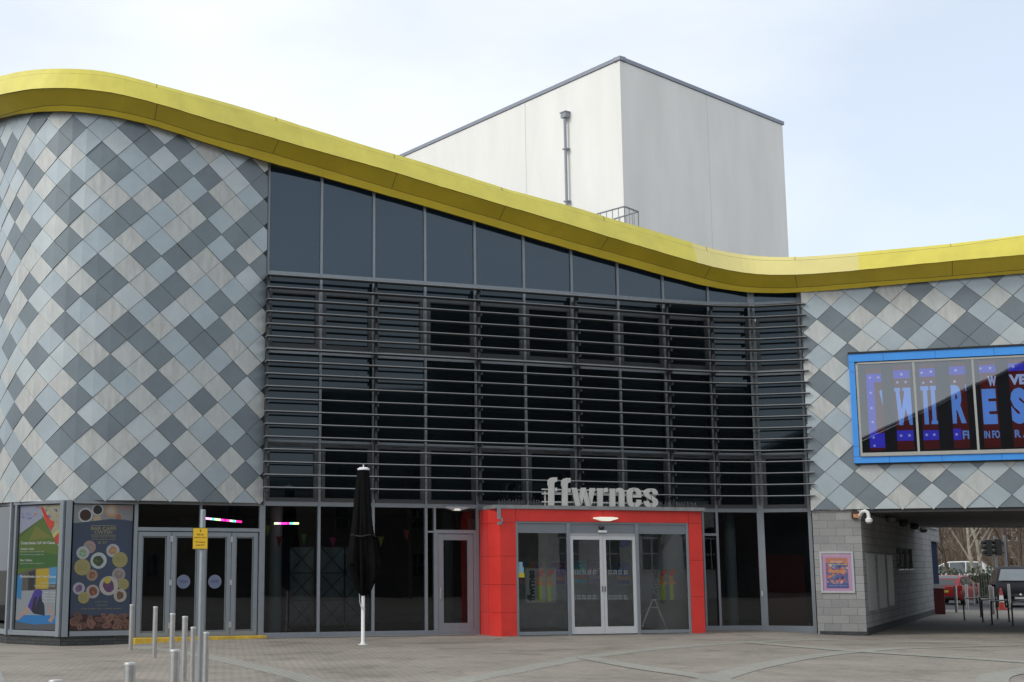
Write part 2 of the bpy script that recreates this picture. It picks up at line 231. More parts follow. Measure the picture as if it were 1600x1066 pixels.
# ------------------------------------------------------------------ survey data
ROOF = [(-13.136,39.970,-0.948,-0.318,15.83,15.69,14.90,14.58,14.73),
(-13.056,39.733,-0.946,-0.325,15.80,15.65,14.87,14.55,14.69),
(-12.973,39.497,-0.939,-0.343,15.76,15.61,14.84,14.53,14.65),
(-12.885,39.264,-0.929,-0.370,15.72,15.57,14.82,14.50,14.61),
(-12.789,39.033,-0.915,-0.403,15.68,15.53,14.79,14.47,14.58),
(-12.683,38.806,-0.900,-0.437,15.64,15.49,14.76,14.44,14.54),
(-12.570,38.583,-0.883,-0.469,15.61,15.45,14.73,14.41,14.50),
(-12.449,38.364,-0.867,-0.498,15.57,15.41,14.70,14.38,14.47),
(-12.321,38.149,-0.852,-0.523,15.53,15.38,14.68,14.36,14.43),
(-12.187,37.938,-0.839,-0.545,15.49,15.34,14.65,14.33,14.39),
(-12.049,37.730,-0.826,-0.563,15.46,15.30,14.62,14.30,14.36),
(-11.906,37.525,-0.816,-0.578,15.42,15.26,14.59,14.27,14.32),
(-11.760,37.322,-0.807,-0.591,15.38,15.22,14.56,14.24,14.28),
(-11.611,37.122,-0.800,-0.600,15.34,15.18,14.54,14.21,14.24),
(-11.459,36.923,-0.795,-0.607,15.30,15.14,14.51,14.19,14.21),
(-11.307,36.724,-0.791,-0.612,15.27,15.10,14.48,14.16,14.17),
(-11.154,36.527,-0.788,-0.615,15.23,15.06,14.45,14.13,14.13),
(-10.999,36.330,-0.785,-0.619,15.19,15.03,14.43,14.10,14.10),
(-10.844,36.135,-0.780,-0.625,15.15,14.99,14.40,14.07,14.06),
(-10.687,35.940,-0.773,-0.635,15.12,14.95,14.37,14.04,14.02),
(-10.527,35.748,-0.762,-0.648,15.08,14.91,14.34,14.02,13.99),
(-10.362,35.560,-0.746,-0.666,15.04,14.87,14.31,13.99,13.95),
(-10.193,35.376,-0.724,-0.689,15.00,14.83,14.29,13.96,13.91),
(-10.018,35.198,-0.697,-0.717,14.96,14.79,14.26,13.93,13.88),
(-9.835,35.027,-0.663,-0.749,14.93,14.76,14.23,13.91,13.84),
(-9.643,34.867,-0.619,-0.785,14.89,14.72,14.20,13.89,13.80),
(-9.442,34.719,-0.566,-0.824,14.86,14.69,14.17,13.87,13.77),
(-9.231,34.584,-0.506,-0.862,14.82,14.66,14.15,13.85,13.74),
(-9.011,34.465,-0.439,-0.898,14.79,14.63,14.13,13.84,13.70),
(-8.782,34.365,-0.366,-0.930,14.75,14.60,14.10,13.81,13.67),
(-8.546,34.284,-0.290,-0.957,14.72,14.57,14.07,13.79,13.64),
(-8.304,34.220,-0.211,-0.977,14.69,14.54,14.04,13.75,13.60),
(-8.058,34.177,-0.132,-0.991,14.66,14.51,14.01,13.72,13.57),
(-7.809,34.155,-0.055,-0.998,14.63,14.48,13.97,13.68,13.53),
(-7.559,34.151,0.017,-0.999,14.59,14.45,13.93,13.64,13.49),
(-7.310,34.163,0.084,-0.996,14.54,14.41,13.89,13.60,13.45),
(-7.062,34.192,0.144,-0.989,14.49,14.36,13.84,13.55,13.40),
(-6.815,34.235,0.198,-0.980,14.43,14.30,13.78,13.51,13.35),
(-6.572,34.291,0.246,-0.969,14.38,14.25,13.73,13.46,13.31),
(-6.331,34.358,0.288,-0.957,14.32,14.20,13.67,13.41,13.26),
(-6.093,34.434,0.325,-0.946,14.28,14.16,13.62,13.36,13.20),
(-5.858,34.520,0.357,-0.934,14.24,14.12,13.57,13.30,13.15),
(-5.626,34.613,0.384,-0.923,14.20,14.08,13.51,13.25,13.10),
(-5.397,34.712,0.407,-0.913,14.17,14.05,13.47,13.19,13.04),
(-5.169,34.817,0.427,-0.904,14.14,14.01,13.42,13.15,12.99),
(-4.944,34.926,0.443,-0.896,14.11,13.98,13.38,13.11,12.95),
(-4.721,35.038,0.457,-0.890,14.08,13.95,13.35,13.08,12.91),
(-4.500,35.154,0.466,-0.885,14.05,13.92,13.31,13.05,12.86),
(-4.279,35.271,0.470,-0.883,14.02,13.90,13.28,13.03,12.83),
(-4.058,35.389,0.467,-0.884,13.99,13.87,13.25,13.01,12.79),
(-3.837,35.505,0.458,-0.889,13.96,13.84,13.22,12.98,12.75),
(-3.614,35.617,0.443,-0.897,13.92,13.80,13.19,12.95,12.71),
(-3.388,35.726,0.425,-0.905,13.89,13.77,13.15,12.92,12.68),
(-3.161,35.830,0.409,-0.913,13.85,13.73,13.12,12.88,12.64),
(-2.932,35.930,0.395,-0.919,13.81,13.68,13.08,12.84,12.61),
(-2.702,36.028,0.383,-0.924,13.76,13.64,13.04,12.80,12.57),
(-2.470,36.122,0.373,-0.928,13.72,13.59,13.01,12.76,12.53),
(-2.238,36.214,0.363,-0.932,13.67,13.54,12.97,12.72,12.49),
(-2.004,36.304,0.352,-0.936,13.63,13.49,12.93,12.67,12.45),
(-1.770,36.390,0.342,-0.940,13.58,13.44,12.89,12.63,12.40),
(-1.535,36.475,0.332,-0.943,13.53,13.39,12.85,12.58,12.36),
(-1.298,36.556,0.324,-0.946,13.48,13.34,12.81,12.53,12.31),
(-1.062,36.637,0.318,-0.948,13.43,13.28,12.77,12.48,12.27),
(-0.824,36.715,0.314,-0.950,13.38,13.23,12.72,12.43,12.22),
(-0.587,36.793,0.311,-0.950,13.33,13.19,12.68,12.38,12.17),
(-0.349,36.871,0.310,-0.951,13.28,13.14,12.63,12.33,12.12),
(-0.111,36.948,0.309,-0.951,13.23,13.09,12.58,12.28,12.07),
(0.126,37.026,0.309,-0.951,13.19,13.04,12.53,12.23,12.03),
(0.364,37.103,0.310,-0.951,13.14,12.99,12.47,12.18,11.98),
(0.602,37.180,0.311,-0.950,13.09,12.94,12.42,12.13,11.93),
(0.839,37.258,0.313,-0.950,13.04,12.89,12.37,12.09,11.88),
(1.077,37.337,0.315,-0.949,12.99,12.84,12.31,12.04,11.83),
(1.314,37.416,0.317,-0.948,12.94,12.79,12.27,11.99,11.78),
(1.551,37.495,0.319,-0.948,12.88,12.75,12.22,11.94,11.73),
(1.788,37.575,0.320,-0.948,12.83,12.70,12.17,11.89,11.68),
(2.025,37.655,0.320,-0.947,12.78,12.65,12.12,11.84,11.63),
(2.261,37.735,0.320,-0.947,12.72,12.60,12.07,11.79,11.58),
(2.498,37.815,0.320,-0.948,12.67,12.55,12.02,11.75,11.53),
(2.735,37.895,0.320,-0.947,12.62,12.50,11.97,11.70,11.48),
(2.972,37.975,0.320,-0.947,12.56,12.44,11.92,11.65,11.43),
(3.209,38.055,0.322,-0.947,12.51,12.40,11.87,11.60,11.38),
(3.445,38.136,0.324,-0.946,12.47,12.35,11.83,11.55,11.33),
(3.682,38.217,0.327,-0.945,12.43,12.30,11.78,11.49,11.28),
(3.918,38.300,0.330,-0.944,12.39,12.25,11.73,11.44,11.23),
(4.154,38.382,0.333,-0.943,12.35,12.21,11.68,11.39,11.18),
(4.389,38.466,0.336,-0.942,12.31,12.16,11.63,11.34,11.13),
(4.625,38.550,0.339,-0.941,12.27,12.12,11.59,11.30,11.09),
(4.860,38.635,0.341,-0.940,12.23,12.07,11.54,11.25,11.04),
(5.095,38.721,0.343,-0.939,12.19,12.02,11.49,11.20,10.99),
(5.330,38.807,0.345,-0.939,12.15,11.98,11.44,11.16,10.95),
(5.564,38.893,0.347,-0.938,12.10,11.93,11.39,11.12,10.90),
(5.798,38.980,0.348,-0.937,12.05,11.88,11.34,11.08,10.86),
(6.033,39.068,0.349,-0.937,12.00,11.84,11.29,11.04,10.81),
(6.267,39.155,0.349,-0.937,11.95,11.79,11.25,11.00,10.77),
(6.501,39.242,0.348,-0.937,11.91,11.74,11.20,10.96,10.73),
(6.736,39.329,0.347,-0.938,11.86,11.69,11.15,10.91,10.68),
(6.970,39.415,0.345,-0.939,11.82,11.65,11.11,10.87,10.64),
(7.205,39.501,0.342,-0.940,11.78,11.60,11.06,10.83,10.59),
(7.440,39.586,0.337,-0.941,11.74,11.55,11.02,10.78,10.55),
(7.676,39.670,0.331,-0.944,11.69,11.50,10.97,10.74,10.50),
(7.912,39.752,0.324,-0.946,11.64,11.46,10.92,10.69,10.46),
(8.149,39.832,0.315,-0.949,11.60,11.41,10.88,10.65,10.41),
(8.387,39.909,0.304,-0.953,11.54,11.36,10.83,10.60,10.37),
(8.625,39.984,0.291,-0.957,11.49,11.32,10.79,10.55,10.33),
(8.865,40.055,0.274,-0.962,11.44,11.27,10.74,10.51,10.29),
(9.106,40.120,0.252,-0.968,11.38,11.22,10.70,10.46,10.24),
(9.349,40.180,0.225,-0.974,11.33,11.18,10.65,10.41,10.20),
(9.593,40.233,0.193,-0.981,11.28,11.13,10.62,10.36,10.17),
(9.839,40.277,0.153,-0.988,11.24,11.10,10.58,10.31,10.13),
(10.087,40.309,0.099,-0.995,11.20,11.06,10.55,10.27,10.10),
(10.337,40.325,0.030,-0.999,11.17,11.03,10.52,10.23,10.07),
(10.586,40.324,-0.054,-0.998,11.13,11.00,10.49,10.20,10.04),
(10.835,40.300,-0.149,-0.989,11.10,10.97,10.47,10.17,10.01),
(11.080,40.249,-0.241,-0.970,11.07,10.94,10.44,10.15,9.99),
(11.319,40.178,-0.317,-0.948,11.04,10.91,10.42,10.12,9.97),
(11.554,40.091,-0.372,-0.928,11.01,10.89,10.39,10.10,9.95),
(11.784,39.994,-0.401,-0.916,10.98,10.87,10.37,10.08,9.93),
(12.012,39.892,-0.410,-0.912,10.96,10.84,10.35,10.06,9.92),
(12.240,39.789,-0.406,-0.914,10.94,10.83,10.33,10.05,9.91),
(12.469,39.688,-0.397,-0.918,10.92,10.81,10.32,10.05,9.90),
(12.699,39.590,-0.387,-0.922,10.92,10.80,10.31,10.04,9.90),
(12.930,39.495,-0.379,-0.925,10.91,10.80,10.31,10.04,9.90),
(13.162,39.401,-0.372,-0.928,10.91,10.80,10.31,10.05,9.90),
(13.394,39.309,-0.367,-0.930,10.91,10.80,10.31,10.05,9.91),
(13.627,39.218,-0.361,-0.932,10.91,10.80,10.31,10.05,9.91),
(13.860,39.128,-0.355,-0.935,10.92,10.80,10.32,10.05,9.91),
(14.094,39.040,-0.349,-0.937,10.92,10.81,10.33,10.06,9.92),
(14.329,38.953,-0.342,-0.940,10.93,10.81,10.33,10.06,9.93),
(14.564,38.869,-0.336,-0.942,10.93,10.82,10.34,10.06,9.93),
(14.800,38.786,-0.330,-0.944,10.94,10.83,10.35,10.06,9.94),
(15.036,38.704,-0.326,-0.945,10.94,10.83,10.36,10.07,9.95),
(15.272,38.622,-0.323,-0.946,10.95,10.84,10.37,10.07,9.96),
(15.509,38.542,-0.322,-0.947,10.95,10.85,10.38,10.07,9.96),
(15.746,38.461,-0.322,-0.947,10.96,10.86,10.38,10.07,9.97),
(15.982,38.381,-0.323,-0.946,10.97,10.87,10.39,10.08,9.98),
(16.219,38.300,-0.324,-0.946,10.97,10.88,10.40,10.08,9.99),
(16.455,38.219,-0.325,-0.946,10.99,10.89,10.41,10.09,9.99),
(16.692,38.138,-0.325,-0.946,11.00,10.91,10.41,10.09,10.00),
(16.928,38.056,-0.325,-0.946,11.01,10.93,10.42,10.10,10.00),
(17.165,37.975,-0.326,-0.946,11.03,10.95,10.42,10.10,10.01),
(17.401,37.894,-0.326,-0.946,11.04,10.97,10.43,10.11,10.02),
(17.637,37.812,-0.326,-0.946,11.06,10.99,10.43,10.12,10.02),
(17.874,37.731,-0.326,-0.946,11.07,11.01,10.44,10.12,10.03),
(18.110,37.649,-0.326,-0.946,11.09,11.03,10.44,10.13,10.03),
(18.347,37.568,-0.326,-0.946,11.10,11.04,10.45,10.13,10.04),
(18.583,37.487,-0.326,-0.946,11.12,11.06,10.45,10.14,10.04),
(18.819,37.405,-0.326,-0.946,11.13,11.08,10.46,10.14,10.05),
(19.056,37.324,-0.326,-0.946,11.15,11.10,10.46,10.15,10.05),
(19.292,37.242,-0.326,-0.946,11.16,11.12,10.47,10.16,10.06),
(19.528,37.161,-0.326,-0.946,11.18,11.14,10.47,10.16,10.07),
(19.765,37.080,-0.326,-0.946,11.19,11.16,10.48,10.17,10.07),
(20.001,36.998,-0.326,-0.946,11.21,11.18,10.48,10.17,10.08),
(20.238,36.917,-0.326,-0.946,11.22,11.20,10.49,10.18,10.08),
(20.474,36.835,-0.326,-0.946,11.24,11.22,10.49,10.19,10.09),
(20.710,36.754,-0.326,-0.946,11.25,11.24,10.50,10.19,10.09),
(20.947,36.673,-0.326,-0.946,11.27,11.26,10.50,10.20,10.10),
(21.183,36.591,-0.326,-0.946,11.28,11.28,10.51,10.20,10.10),
(21.419,36.510,-0.326,-0.946,11.30,11.29,10.51,10.21,10.11),
(21.656,36.429,-0.326,-0.946,11.31,11.31,10.52,10.21,10.12)]

ROOFS = [0.0]
for i in range(1, len(ROOF)): ROOFS.append(ROOFS[-1]+hypot(ROOF[i][0]-ROOF[i-1][0], ROOF[i][1]-ROOF[i-1][1]))
def wall_top(x, y):
    """height of the soffit above a plan point"""
    k = min(range(len(ROOF)), key=lambda i: (ROOF[i][0]-x)**2+(ROOF[i][1]-y)**2)
    a = ROOF[k]; best = a[8]
    for j in (k-1, k+1):
        if 0 <= j < len(ROOF):
            b = ROOF[j]; dx, dy = b[0]-a[0], b[1]-a[1]; t = ((x-a[0])*dx+(y-a[1])*dy)/(dx*dx+dy*dy)
            if 0 <= t <= 1: best = a[8]+(b[8]-a[8])*t
    return best
F = [(-3.40, 35.87), (-1.956, 36.33), (-0.519, 36.816), (0.92, 37.283), (2.354, 37.767), (3.797, 38.255), (5.247, 38.775), (6.684, 39.310), (8.128, 39.83), (9.587, 40.25), (10.933, 40.38), (12.312, 39.98)]
BAY = [Plane(F[i], F[i+1]) for i in range(11)]
LK = [(-3.40, 35.87), (-8.12, 33.90), (-9.70, 34.95), (-11.0, 37.0), (-12.1, 39.0)]       # glass line under the curved wall
LP = [Plane(LK[i+1], LK[i]) for i in range(4)]
R0 = (12.3, 39.65); RT = (cos(RD(19)), -sin(RD(19))); RP = Plane(R0, (R0[0]+RT[0], R0[1]+RT[1]))
TIPS = [(-3.500, 35.690), (-4.210, 35.304), (-4.924, 34.925), (-5.656, 34.584), (-6.415, 34.307), (-7.205, 34.139), (-8.013, 34.125), (-8.797, 34.321), (-9.504, 34.712), (-10.104, 35.253), (-10.635, 35.863), (-11.132, 36.500), (-11.629, 37.136), (-12.104, 37.790), (-12.533, 38.475), (-12.887, 39.201), (-13.136, 39.970)]
Z0 = 3.43; DH = .752
# ------------------------------------------------------------------ materials of the building
M_dark = mat('slate_zinc', (.168, .202, .225), .42, .25, .10, 1.3, spec=.5)
M_blue = mat('blue_grey_zinc', (.375, .435, .468), .40, .25, .08, 1.6)
M_warm = mat('warm_zinc', (.475, .495, .485), .45, .2, .11, 2.6, vscale=(2.2, 2.2, .8))
M_dark2 = mat('slate_zinc_light', (.18, .218, .24), .42, .25, .10, 1.3)
M_blue2 = mat('blue_grey_zinc_light', (.46, .51, .525), .40, .25, .08, 1.6)
M_warm2 = mat('warm_zinc_stained', (.47, .48, .465), .48, .2, .16, 3.2, vscale=(2.5, 2.5, .7))
M_joint = mat('joint_shadow_gap', (.06, .065, .07), .9, 0, 0)
M_yel = mat('yellow_coated_metal', (.64, .56, .085), .40, 0, .09, 1.6)
M_yelf = mat('faded_yellow_metal', (.66, .58, .22), .45, 0, .06, .8)
M_yels = mat('yellow_soffit_metal', (.64, .49, .032), .5, 0, .10, 1.1)
M_seam = mat('seam_sealant', (.18, .14, .03), .8, 0, 0)
M_fr = mat('grey_coat_and_shade', (.075, .082, .088), .42, .2, .05, 5)  # window casements: shade of the louvres put into this darker grey; trim shares it
M_fr2 = mat('pale_grey_powder_coat', (.255, .285, .315), .40, .2, .05, 5)
M_anod = mat('pale_anodised', (.60, .61, .62), .42, .1, .04, 10)
M_silver = mat('brushed_aluminium', (.55, .56, .58), .33, .55, .06, 30)
M_louv2 = mat('louvre_shaded_tone', (.085, .09, .095), .45, .3, .08, 12)  # blade body: underside shade put into the colour; brackets share it
M_louv = mat('louvre_lit_nose', (.30, .305, .31), .33, .5, .08, 12)  # blade nose: light on the front lip put into the paler colour
M_brkt = mat('bracket_steel', (.10, .11, .12), .5, .2, .06, 8)
M_panel = mat('spandrel_glass', (.010, .022, .040), .05, 0, .12, 1.0, spec=.95, tint=(.70, .86, 1))
M_dglass = mat('dark_office_glass', (.004, .009, .012), .03, 0, .6, .5, spec=.62, tint=(.72, .88, 1))
G_shop = thin_glass('shopfront_glass', (.62, .68, .70), 1.6, .02)
G_lobby = thin_glass('lobby_glass', (.95, .98, .98), 1.8, .015)
M_red = mat('red_coated_panel', (.70, .045, .036), .36, 0, .10, 1.6)
M_rend = mat('cream_render', (.79, .785, .755), .9, 0, .07, .5, .15, 18, vscale=(1, 1, .25))
M_cop = mat('grey_coping', (.26, .28, .33), .5, .3, .05, 3)
M_blk = brick_mat('grey_concrete_block', (.25, .252, .25), (.32, .32, .315), (.17, .17, .17), .46, .225, .007, t=(RT[0], RT[1]), var=.14)
SW = Plane((13.42, 39.18), (24.0, 60.0))      # side wall of the passage
M_blk2 = brick_mat('grey_concrete_block_side', (.25, .252, .255), (.31, .31, .315), (.12, .12, .12), .46, .225, .009, t=SW.t, var=.14)
M_plinth = brick_mat('dark_plinth_brick', (.045, .047, .05), (.065, .067, .07), (.03, .03, .03), .22, .075, .01, t=LP[0].t, var=.15)
M_soff = mat('dark_soffit_boards', (.055, .052, .052), .6, 0, .3, 1.2, vscale=(.3, .3, 4))
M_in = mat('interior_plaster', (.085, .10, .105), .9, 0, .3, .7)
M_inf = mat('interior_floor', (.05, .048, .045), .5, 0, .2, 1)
M_white = mat('white_paint', (.74, .75, .75), .5, 0, .05, 3)
M_cream = mat('lamp_diffuser', (.72, .73, .62), .4, 0, .04, 5, emit=(1, .97, .82), es=.35)
M_black = mat('black_plastic', (.015, .015, .017), .4, 0, 0)
M_roof = mat('roof_membrane', (.22, .22, .22), .9, 0, .15, .6)
B = thing('theatre_building', 'theatre with chequered metal walls, wavy yellow roof edge, louvred glass front and pale tower', 'building', (3, 38, 0))
# ------------------------------------------------------------------ chequered cladding
LCOL = ["WBDWDBWDDBDDWB", "BDDDBWBDBWDBDB", "WWBBDWWBDDWBBB", "DBDWWBDDWBBWBB", "DWBDWDBBWDDDWB", "WBWWBBDWWDWBBB", "BDDBWBBDDWWDDB", "WWBWDDWDBBBDBB", "DDBWWDBWDBWBDW", "BBWDBWDBWWDBBD", "BWDWDDWDBDWDBB", "DDWBBWBDDBBWDB", "WBDDDWBWBWBBBB", "BWDWWBDDWDDDWD", "DBBBBBWBDWDBDW", "WBWDWDWBWBBWWB", "WDWWBWDDWDBDBD", "BBBDDBBWWDWWDW", "WWBBWDWBBDDBWB", "DBDWBBBDDWBWBD"]
RCOL = ["WDDBBWDDW", "DBBDWDBWBW", "BBWBDWBDW", "WDDBWBDDBB", "DWBWDBWWB", "BBDWBDWBDD", "WBDBWDBWW", "WDBWDBWDWB", "BWDBWDBDD", "DDBWBWDBWB", "WBWDBWDWB", "BWDBWBDDDB", "BBWDWBDBB", "DDWBBDWBWD"]
MI = {'D': 0, 'B': 1, 'W': 2}
def clip(poly, f):
    out = []
    for i in range(len(poly)):
        a, b = poly[i], poly[(i+1) % len(poly)]; fa, fb = f(a), f(b)
        if fa >= 0: out.append(a)
        if (fa >= 0) != (fb >= 0): t = fa/(fa-fb); out.append((a[0]+(b[0]-a[0])*t, a[1]+(b[1]-a[1])*t))
    return out
def cladding(name, pos, ulo, uhi, ncols, cols, z0, topz, sgn, label, uw):
    """pos(u) -> plan point and outward normal; u counts diamonds along the wall"""
    mb = MB(); rr = random.Random(11)
    # backing sheet that shows as the dark joint lines
    us = [ulo+(uhi-ulo)*i/60 for i in range(61)]
    for a, b in zip(us[:-1], us[1:]):
        (pa, na), (pb, nb) = pos(a), pos(b); ta, tb = topz(*pa)+.35, topz(*pb)+.35
        q = [(pa[0], pa[1], z0+.045), (pb[0], pb[1], z0+.045), (pb[0], pb[1], tb), (pa[0], pa[1], ta)]
        mb.face(q if sgn > 0 else q[::-1], 3)
    for c in range(ncols):
        uc = c/2; rows = cols[c] if c < len(cols) else ''
        for n in range(16):
            zc = z0+DH*(n+(.5 if c % 2 == 0 else 0)); ch = rows[n] if n < len(rows) else rr.choice('DBBW'+('B' if n and rows[n-1:n] == 'D' else 'D'))
            (pc, nc) = pos(uc)
            if zc-DH*.5 > topz(*pc)+.25: continue
            g = .008
            poly = [(uc-.5+g, zc), (uc, zc-DH/2+g*.8), (uc+.5-g, zc), (uc, zc+DH/2-g*.8)]
            poly = clip(poly, lambda p: p[0]-ulo); poly = clip(poly, lambda p: uhi-p[0]) if poly else poly
            lite = rr.random()
            if n == 0 and c % 2: poly = clip(poly, lambda p: p[1]-(z0+.04))
            if len(poly) < 3: continue
            tx, tz = rr.uniform(-.012, .012), rr.uniform(-.006, .006)
            def P3(p, base):
                (q, nn) = pos(p[0]); o = base+.012+(p[1]-zc)*-.022+tz+(p[0]-uc)*tx
                return (q[0]+nn[0]*o, q[1]+nn[1]*o, p[1])
            # split in a left and a right half so that panels bend with the curved wall
            for lo, hi in ((-9e9, uc), (uc, 9e9)):
                pp = clip(clip(poly, lambda p: p[0]-lo), lambda p: hi-p[0])
                if len(pp) < 3: continue
                fr = [P3(p, .018) for p in pp]
                mb.face(fr if sgn > 0 else fr[::-1], MI[ch] if lite > .38 else MI[ch]+4)
            m_ = len(poly)
            for k in range(m_):
                a, b = poly[k], poly[(k+1) % m_]
                q = [P3(a, -.012), P3(b, -.012), P3(b, .018), P3(a, .018)]; mb.face(q if sgn > 0 else q[::-1], MI[ch])
    o = mb.build(name, [M_dark, M_blue, M_warm, M_joint, M_dark2, M_blue2, M_warm2], B); o['label'] = label; return o
def posL(u):
    n = len(TIPS)-1; u_ = max(-.2, min(n-1e-6, u)); i = max(0, int(math.floor(u_))); t = u_-i
    def g(k): return TIPS[max(0, min(n, k))]
    a, b, c, d = (g(i-1), g(i), g(i+1), g(i+2))
    if i == 0: a = (2*b[0]-c[0], 2*b[1]-c[1])
    f = lambda k: .5*(2*b[k]+(c[k]-a[k])*t+(2*a[k]-5*b[k]+4*c[k]-d[k])*t*t+(3*b[k]-a[k]-3*c[k]+d[k])*t**3)
    df = lambda k: .5*((c[k]-a[k])+2*(2*a[k]-5*b[k]+4*c[k]-d[k])*t+3*(3*b[k]-a[k]-3*c[k]+d[k])*t*t)
    tx, ty = df(0), df(1); L = hypot(tx, ty) or 1
    return (f(0), f(1)), (-ty/L, tx/L)
def posR(u):
    s = -.04+.822*u; q = RP.p(s, 0, .1); return (q[0], q[1]), RP.n
cladding('wall_cladding', posL, -.13, 15.5, 31, LCOL, Z0, wall_top, -1, 'curved wall of grey, slate and beige metal diamonds at the left end', 0)
cladding('wall_cladding', posR, -.04, 11.6, 24, RCOL, 3.42, wall_top, 1, 'flat wall of grey, slate and beige metal diamonds over the passage', 0)
# returns where the cladding stops against the glass
for (u, z0, fn) in ((-.13, Z0, posL), (-.04, 3.42, posR)):
    mb = MB(); (p, n), zt = fn(u), 0; zt = wall_top(*p)+.3; q = (p[0]-n[0]*.35, p[1]-n[1]*.35); e = (p[0]+n[0]*.03, p[1]+n[1]*.03)
    tx = (.03*(-n[1]), .03*n[0])
    mb.hexa([(e[0], e[1], z0), (e[0]+tx[0], e[1]+tx[1], z0), (q[0]+tx[0], q[1]+tx[1], z0), (q[0], q[1], z0)], [(e[0], e[1], zt), (e[0]+tx[0], e[1]+tx[1], zt), (q[0]+tx[0], q[1]+tx[1], zt), (q[0], q[1], zt)])
    mb.build('edge_trim', [M_fr], B)
# closing strip under the cladding
mb = MB()
us = [-.13+15.6*i/60 for i in range(61)]
for a, b in zip(us[:-1], us[1:]):
    (pa, na), (pb, nb) = posL(a), posL(b)
    mb.face([(pa[0]+na[0]*.02, pa[1]+na[1]*.02, Z0+.03), (pa[0]-na[0]*.6, pa[1]-na[1]*.6, Z0+.03), (pb[0]-nb[0]*.6, pb[1]-nb[1]*.6, Z0+.03), (pb[0]+nb[0]*.02, pb[1]+nb[1]*.02, Z0+.03)])
mb.build('soffit', [M_joint], B)
# ------------------------------------------------------------------ yellow roof edge
def edge_pt(i, off, z): r = ROOF[i]; return (r[0]+r[2]*off, r[1]+r[3]*off, z)
PROF = [(-.5, 4, .02), (.46, 4, .01), (.52, 4, 0), (.60, 5, 0), (.625, 5, -.015), (.86, 6, 0), (.80, 6, .006), (.34, 7, .0), (.33, 7, -.015), (.26, 8, .0), (.0, 8, .06)]
PMAT = [0, 0, 0, 2, 0, 2, 1, 2, 1, 2]
def smoothrow(r): return r
mb = MB(); fade = MB(); NR = len(ROOF)
def fading(i):   # the bleached lengths near the dip
    return 25.9 < ROOFS[i] < 31.2
base = []
for i in range(NR): base.append([edge_pt(i, o, ROOF[i][c]+dz) for o, c, dz in PROF])
for i in range(NR-1):
    for j in range(len(PROF)-1):
        q = [base[i][j], base[i][j+1], base[i+1][j+1], base[i+1][j]]
        m_ = PMAT[j]
        if m_ == 0 and fading(i): m_ = 3
        mb.face(q, m_)
# joints between the fascia lengths
k = 0; nexts = 1.5; seams = []
for px in (243, 436, 615, 789, 953, 1111, 1247, 1483):
    best = None
    for i in range(NR):
        p = edge_pt(i, .82, ROOF[i][5]); d = p[1]*cos(PITCH)+(p[2]-1.8)*sin(PITCH); x = CXP+FPX*p[0]/d
        if best is None or abs(x-px) < best[0]: best = (abs(x-px), i)
    seams.append(best[1])
for i in seams+[4]:
    if i >= NR-1: continue
    a = base[i]
    for j in range(1, 8):
        if j == 4: continue
        p, q = a[j], a[j+1]; t = vn(vsub(base[i+1][j], base[i][j])); w = .008; nn = vn(vx(vsub(q, p), t)); nn = vmul(nn, .004)
        e = [vadd(vadd(p, vmul(t, -w)), nn), vadd(vadd(q, vmul(t, -w)), nn), vadd(vadd(q, vmul(t, w)), nn), vadd(vadd(p, vmul(t, w)), nn)]
        e2 = [vsub(x, vmul(nn, 2)) for x in e]
        mb.face(e, 2); mb.face(e2[::-1], 2)
ro = mb.build('roof_edge', [M_yel, M_yels, M_seam, M_yelf], B); ro['label'] = 'wavy yellow roof edge with a bleached length over the dip'
mb = MB()
for i in range(NR-1):
    a, b = ROOF[i], ROOF[i+1]
    mb.face([edge_pt(i, -.48, a[4]+.0), edge_pt(i+1, -.48, b[4]), (b[0]*.55+1.5, 47, b[4]+.2), (a[0]*.55+1.5, 47, a[4]+.2)])
mb.build('roof', [M_roof], B)
# ------------------------------------------------------------------ curtain wall
ZT, ZB = 9.71, 3.46
mb = MB()
def topz(p): return wall_top(p[0], p[1])+.12
for k, p in enumerate(F):
    if k == 11: P, u = BAY[10], BAY[10].L-.04
    else: P, u = BAY[k], 0
    w = .036 if k not in (0, 10, 11) else (.05 if k != 10 else .10)
    z0 = .1 if not 4 < k < 9 else ZB
    if k == 3: z0 = .1
    mb.wbox(P, u-w, u+w, gz(*p)-.02 if z0 < 1 else z0, topz(p), -.06, .07)
for i, P in enumerate(BAY):
    a, b = .036, P.L-.036
    if i == 9: b = P.L-.1
    if i == 10: a = .1
    mb.wbox(P, a, b, ZT-.045, ZT+.045, -.05, .066)
    mb.wbox(P, a, b, ZB-.05, ZB+.06, -.05, .066)
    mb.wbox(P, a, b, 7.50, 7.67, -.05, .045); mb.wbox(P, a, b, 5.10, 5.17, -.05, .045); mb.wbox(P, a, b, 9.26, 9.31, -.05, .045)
    if i not in (4, 5, 6, 7): mb.wbox(P, a, b, gz(*P.p(P.L/2, 0)[:2])-.05, .125, -.05, .064)
cw = mb.build('curtain_wall_frame', [M_fr2], B, bevel=.004)
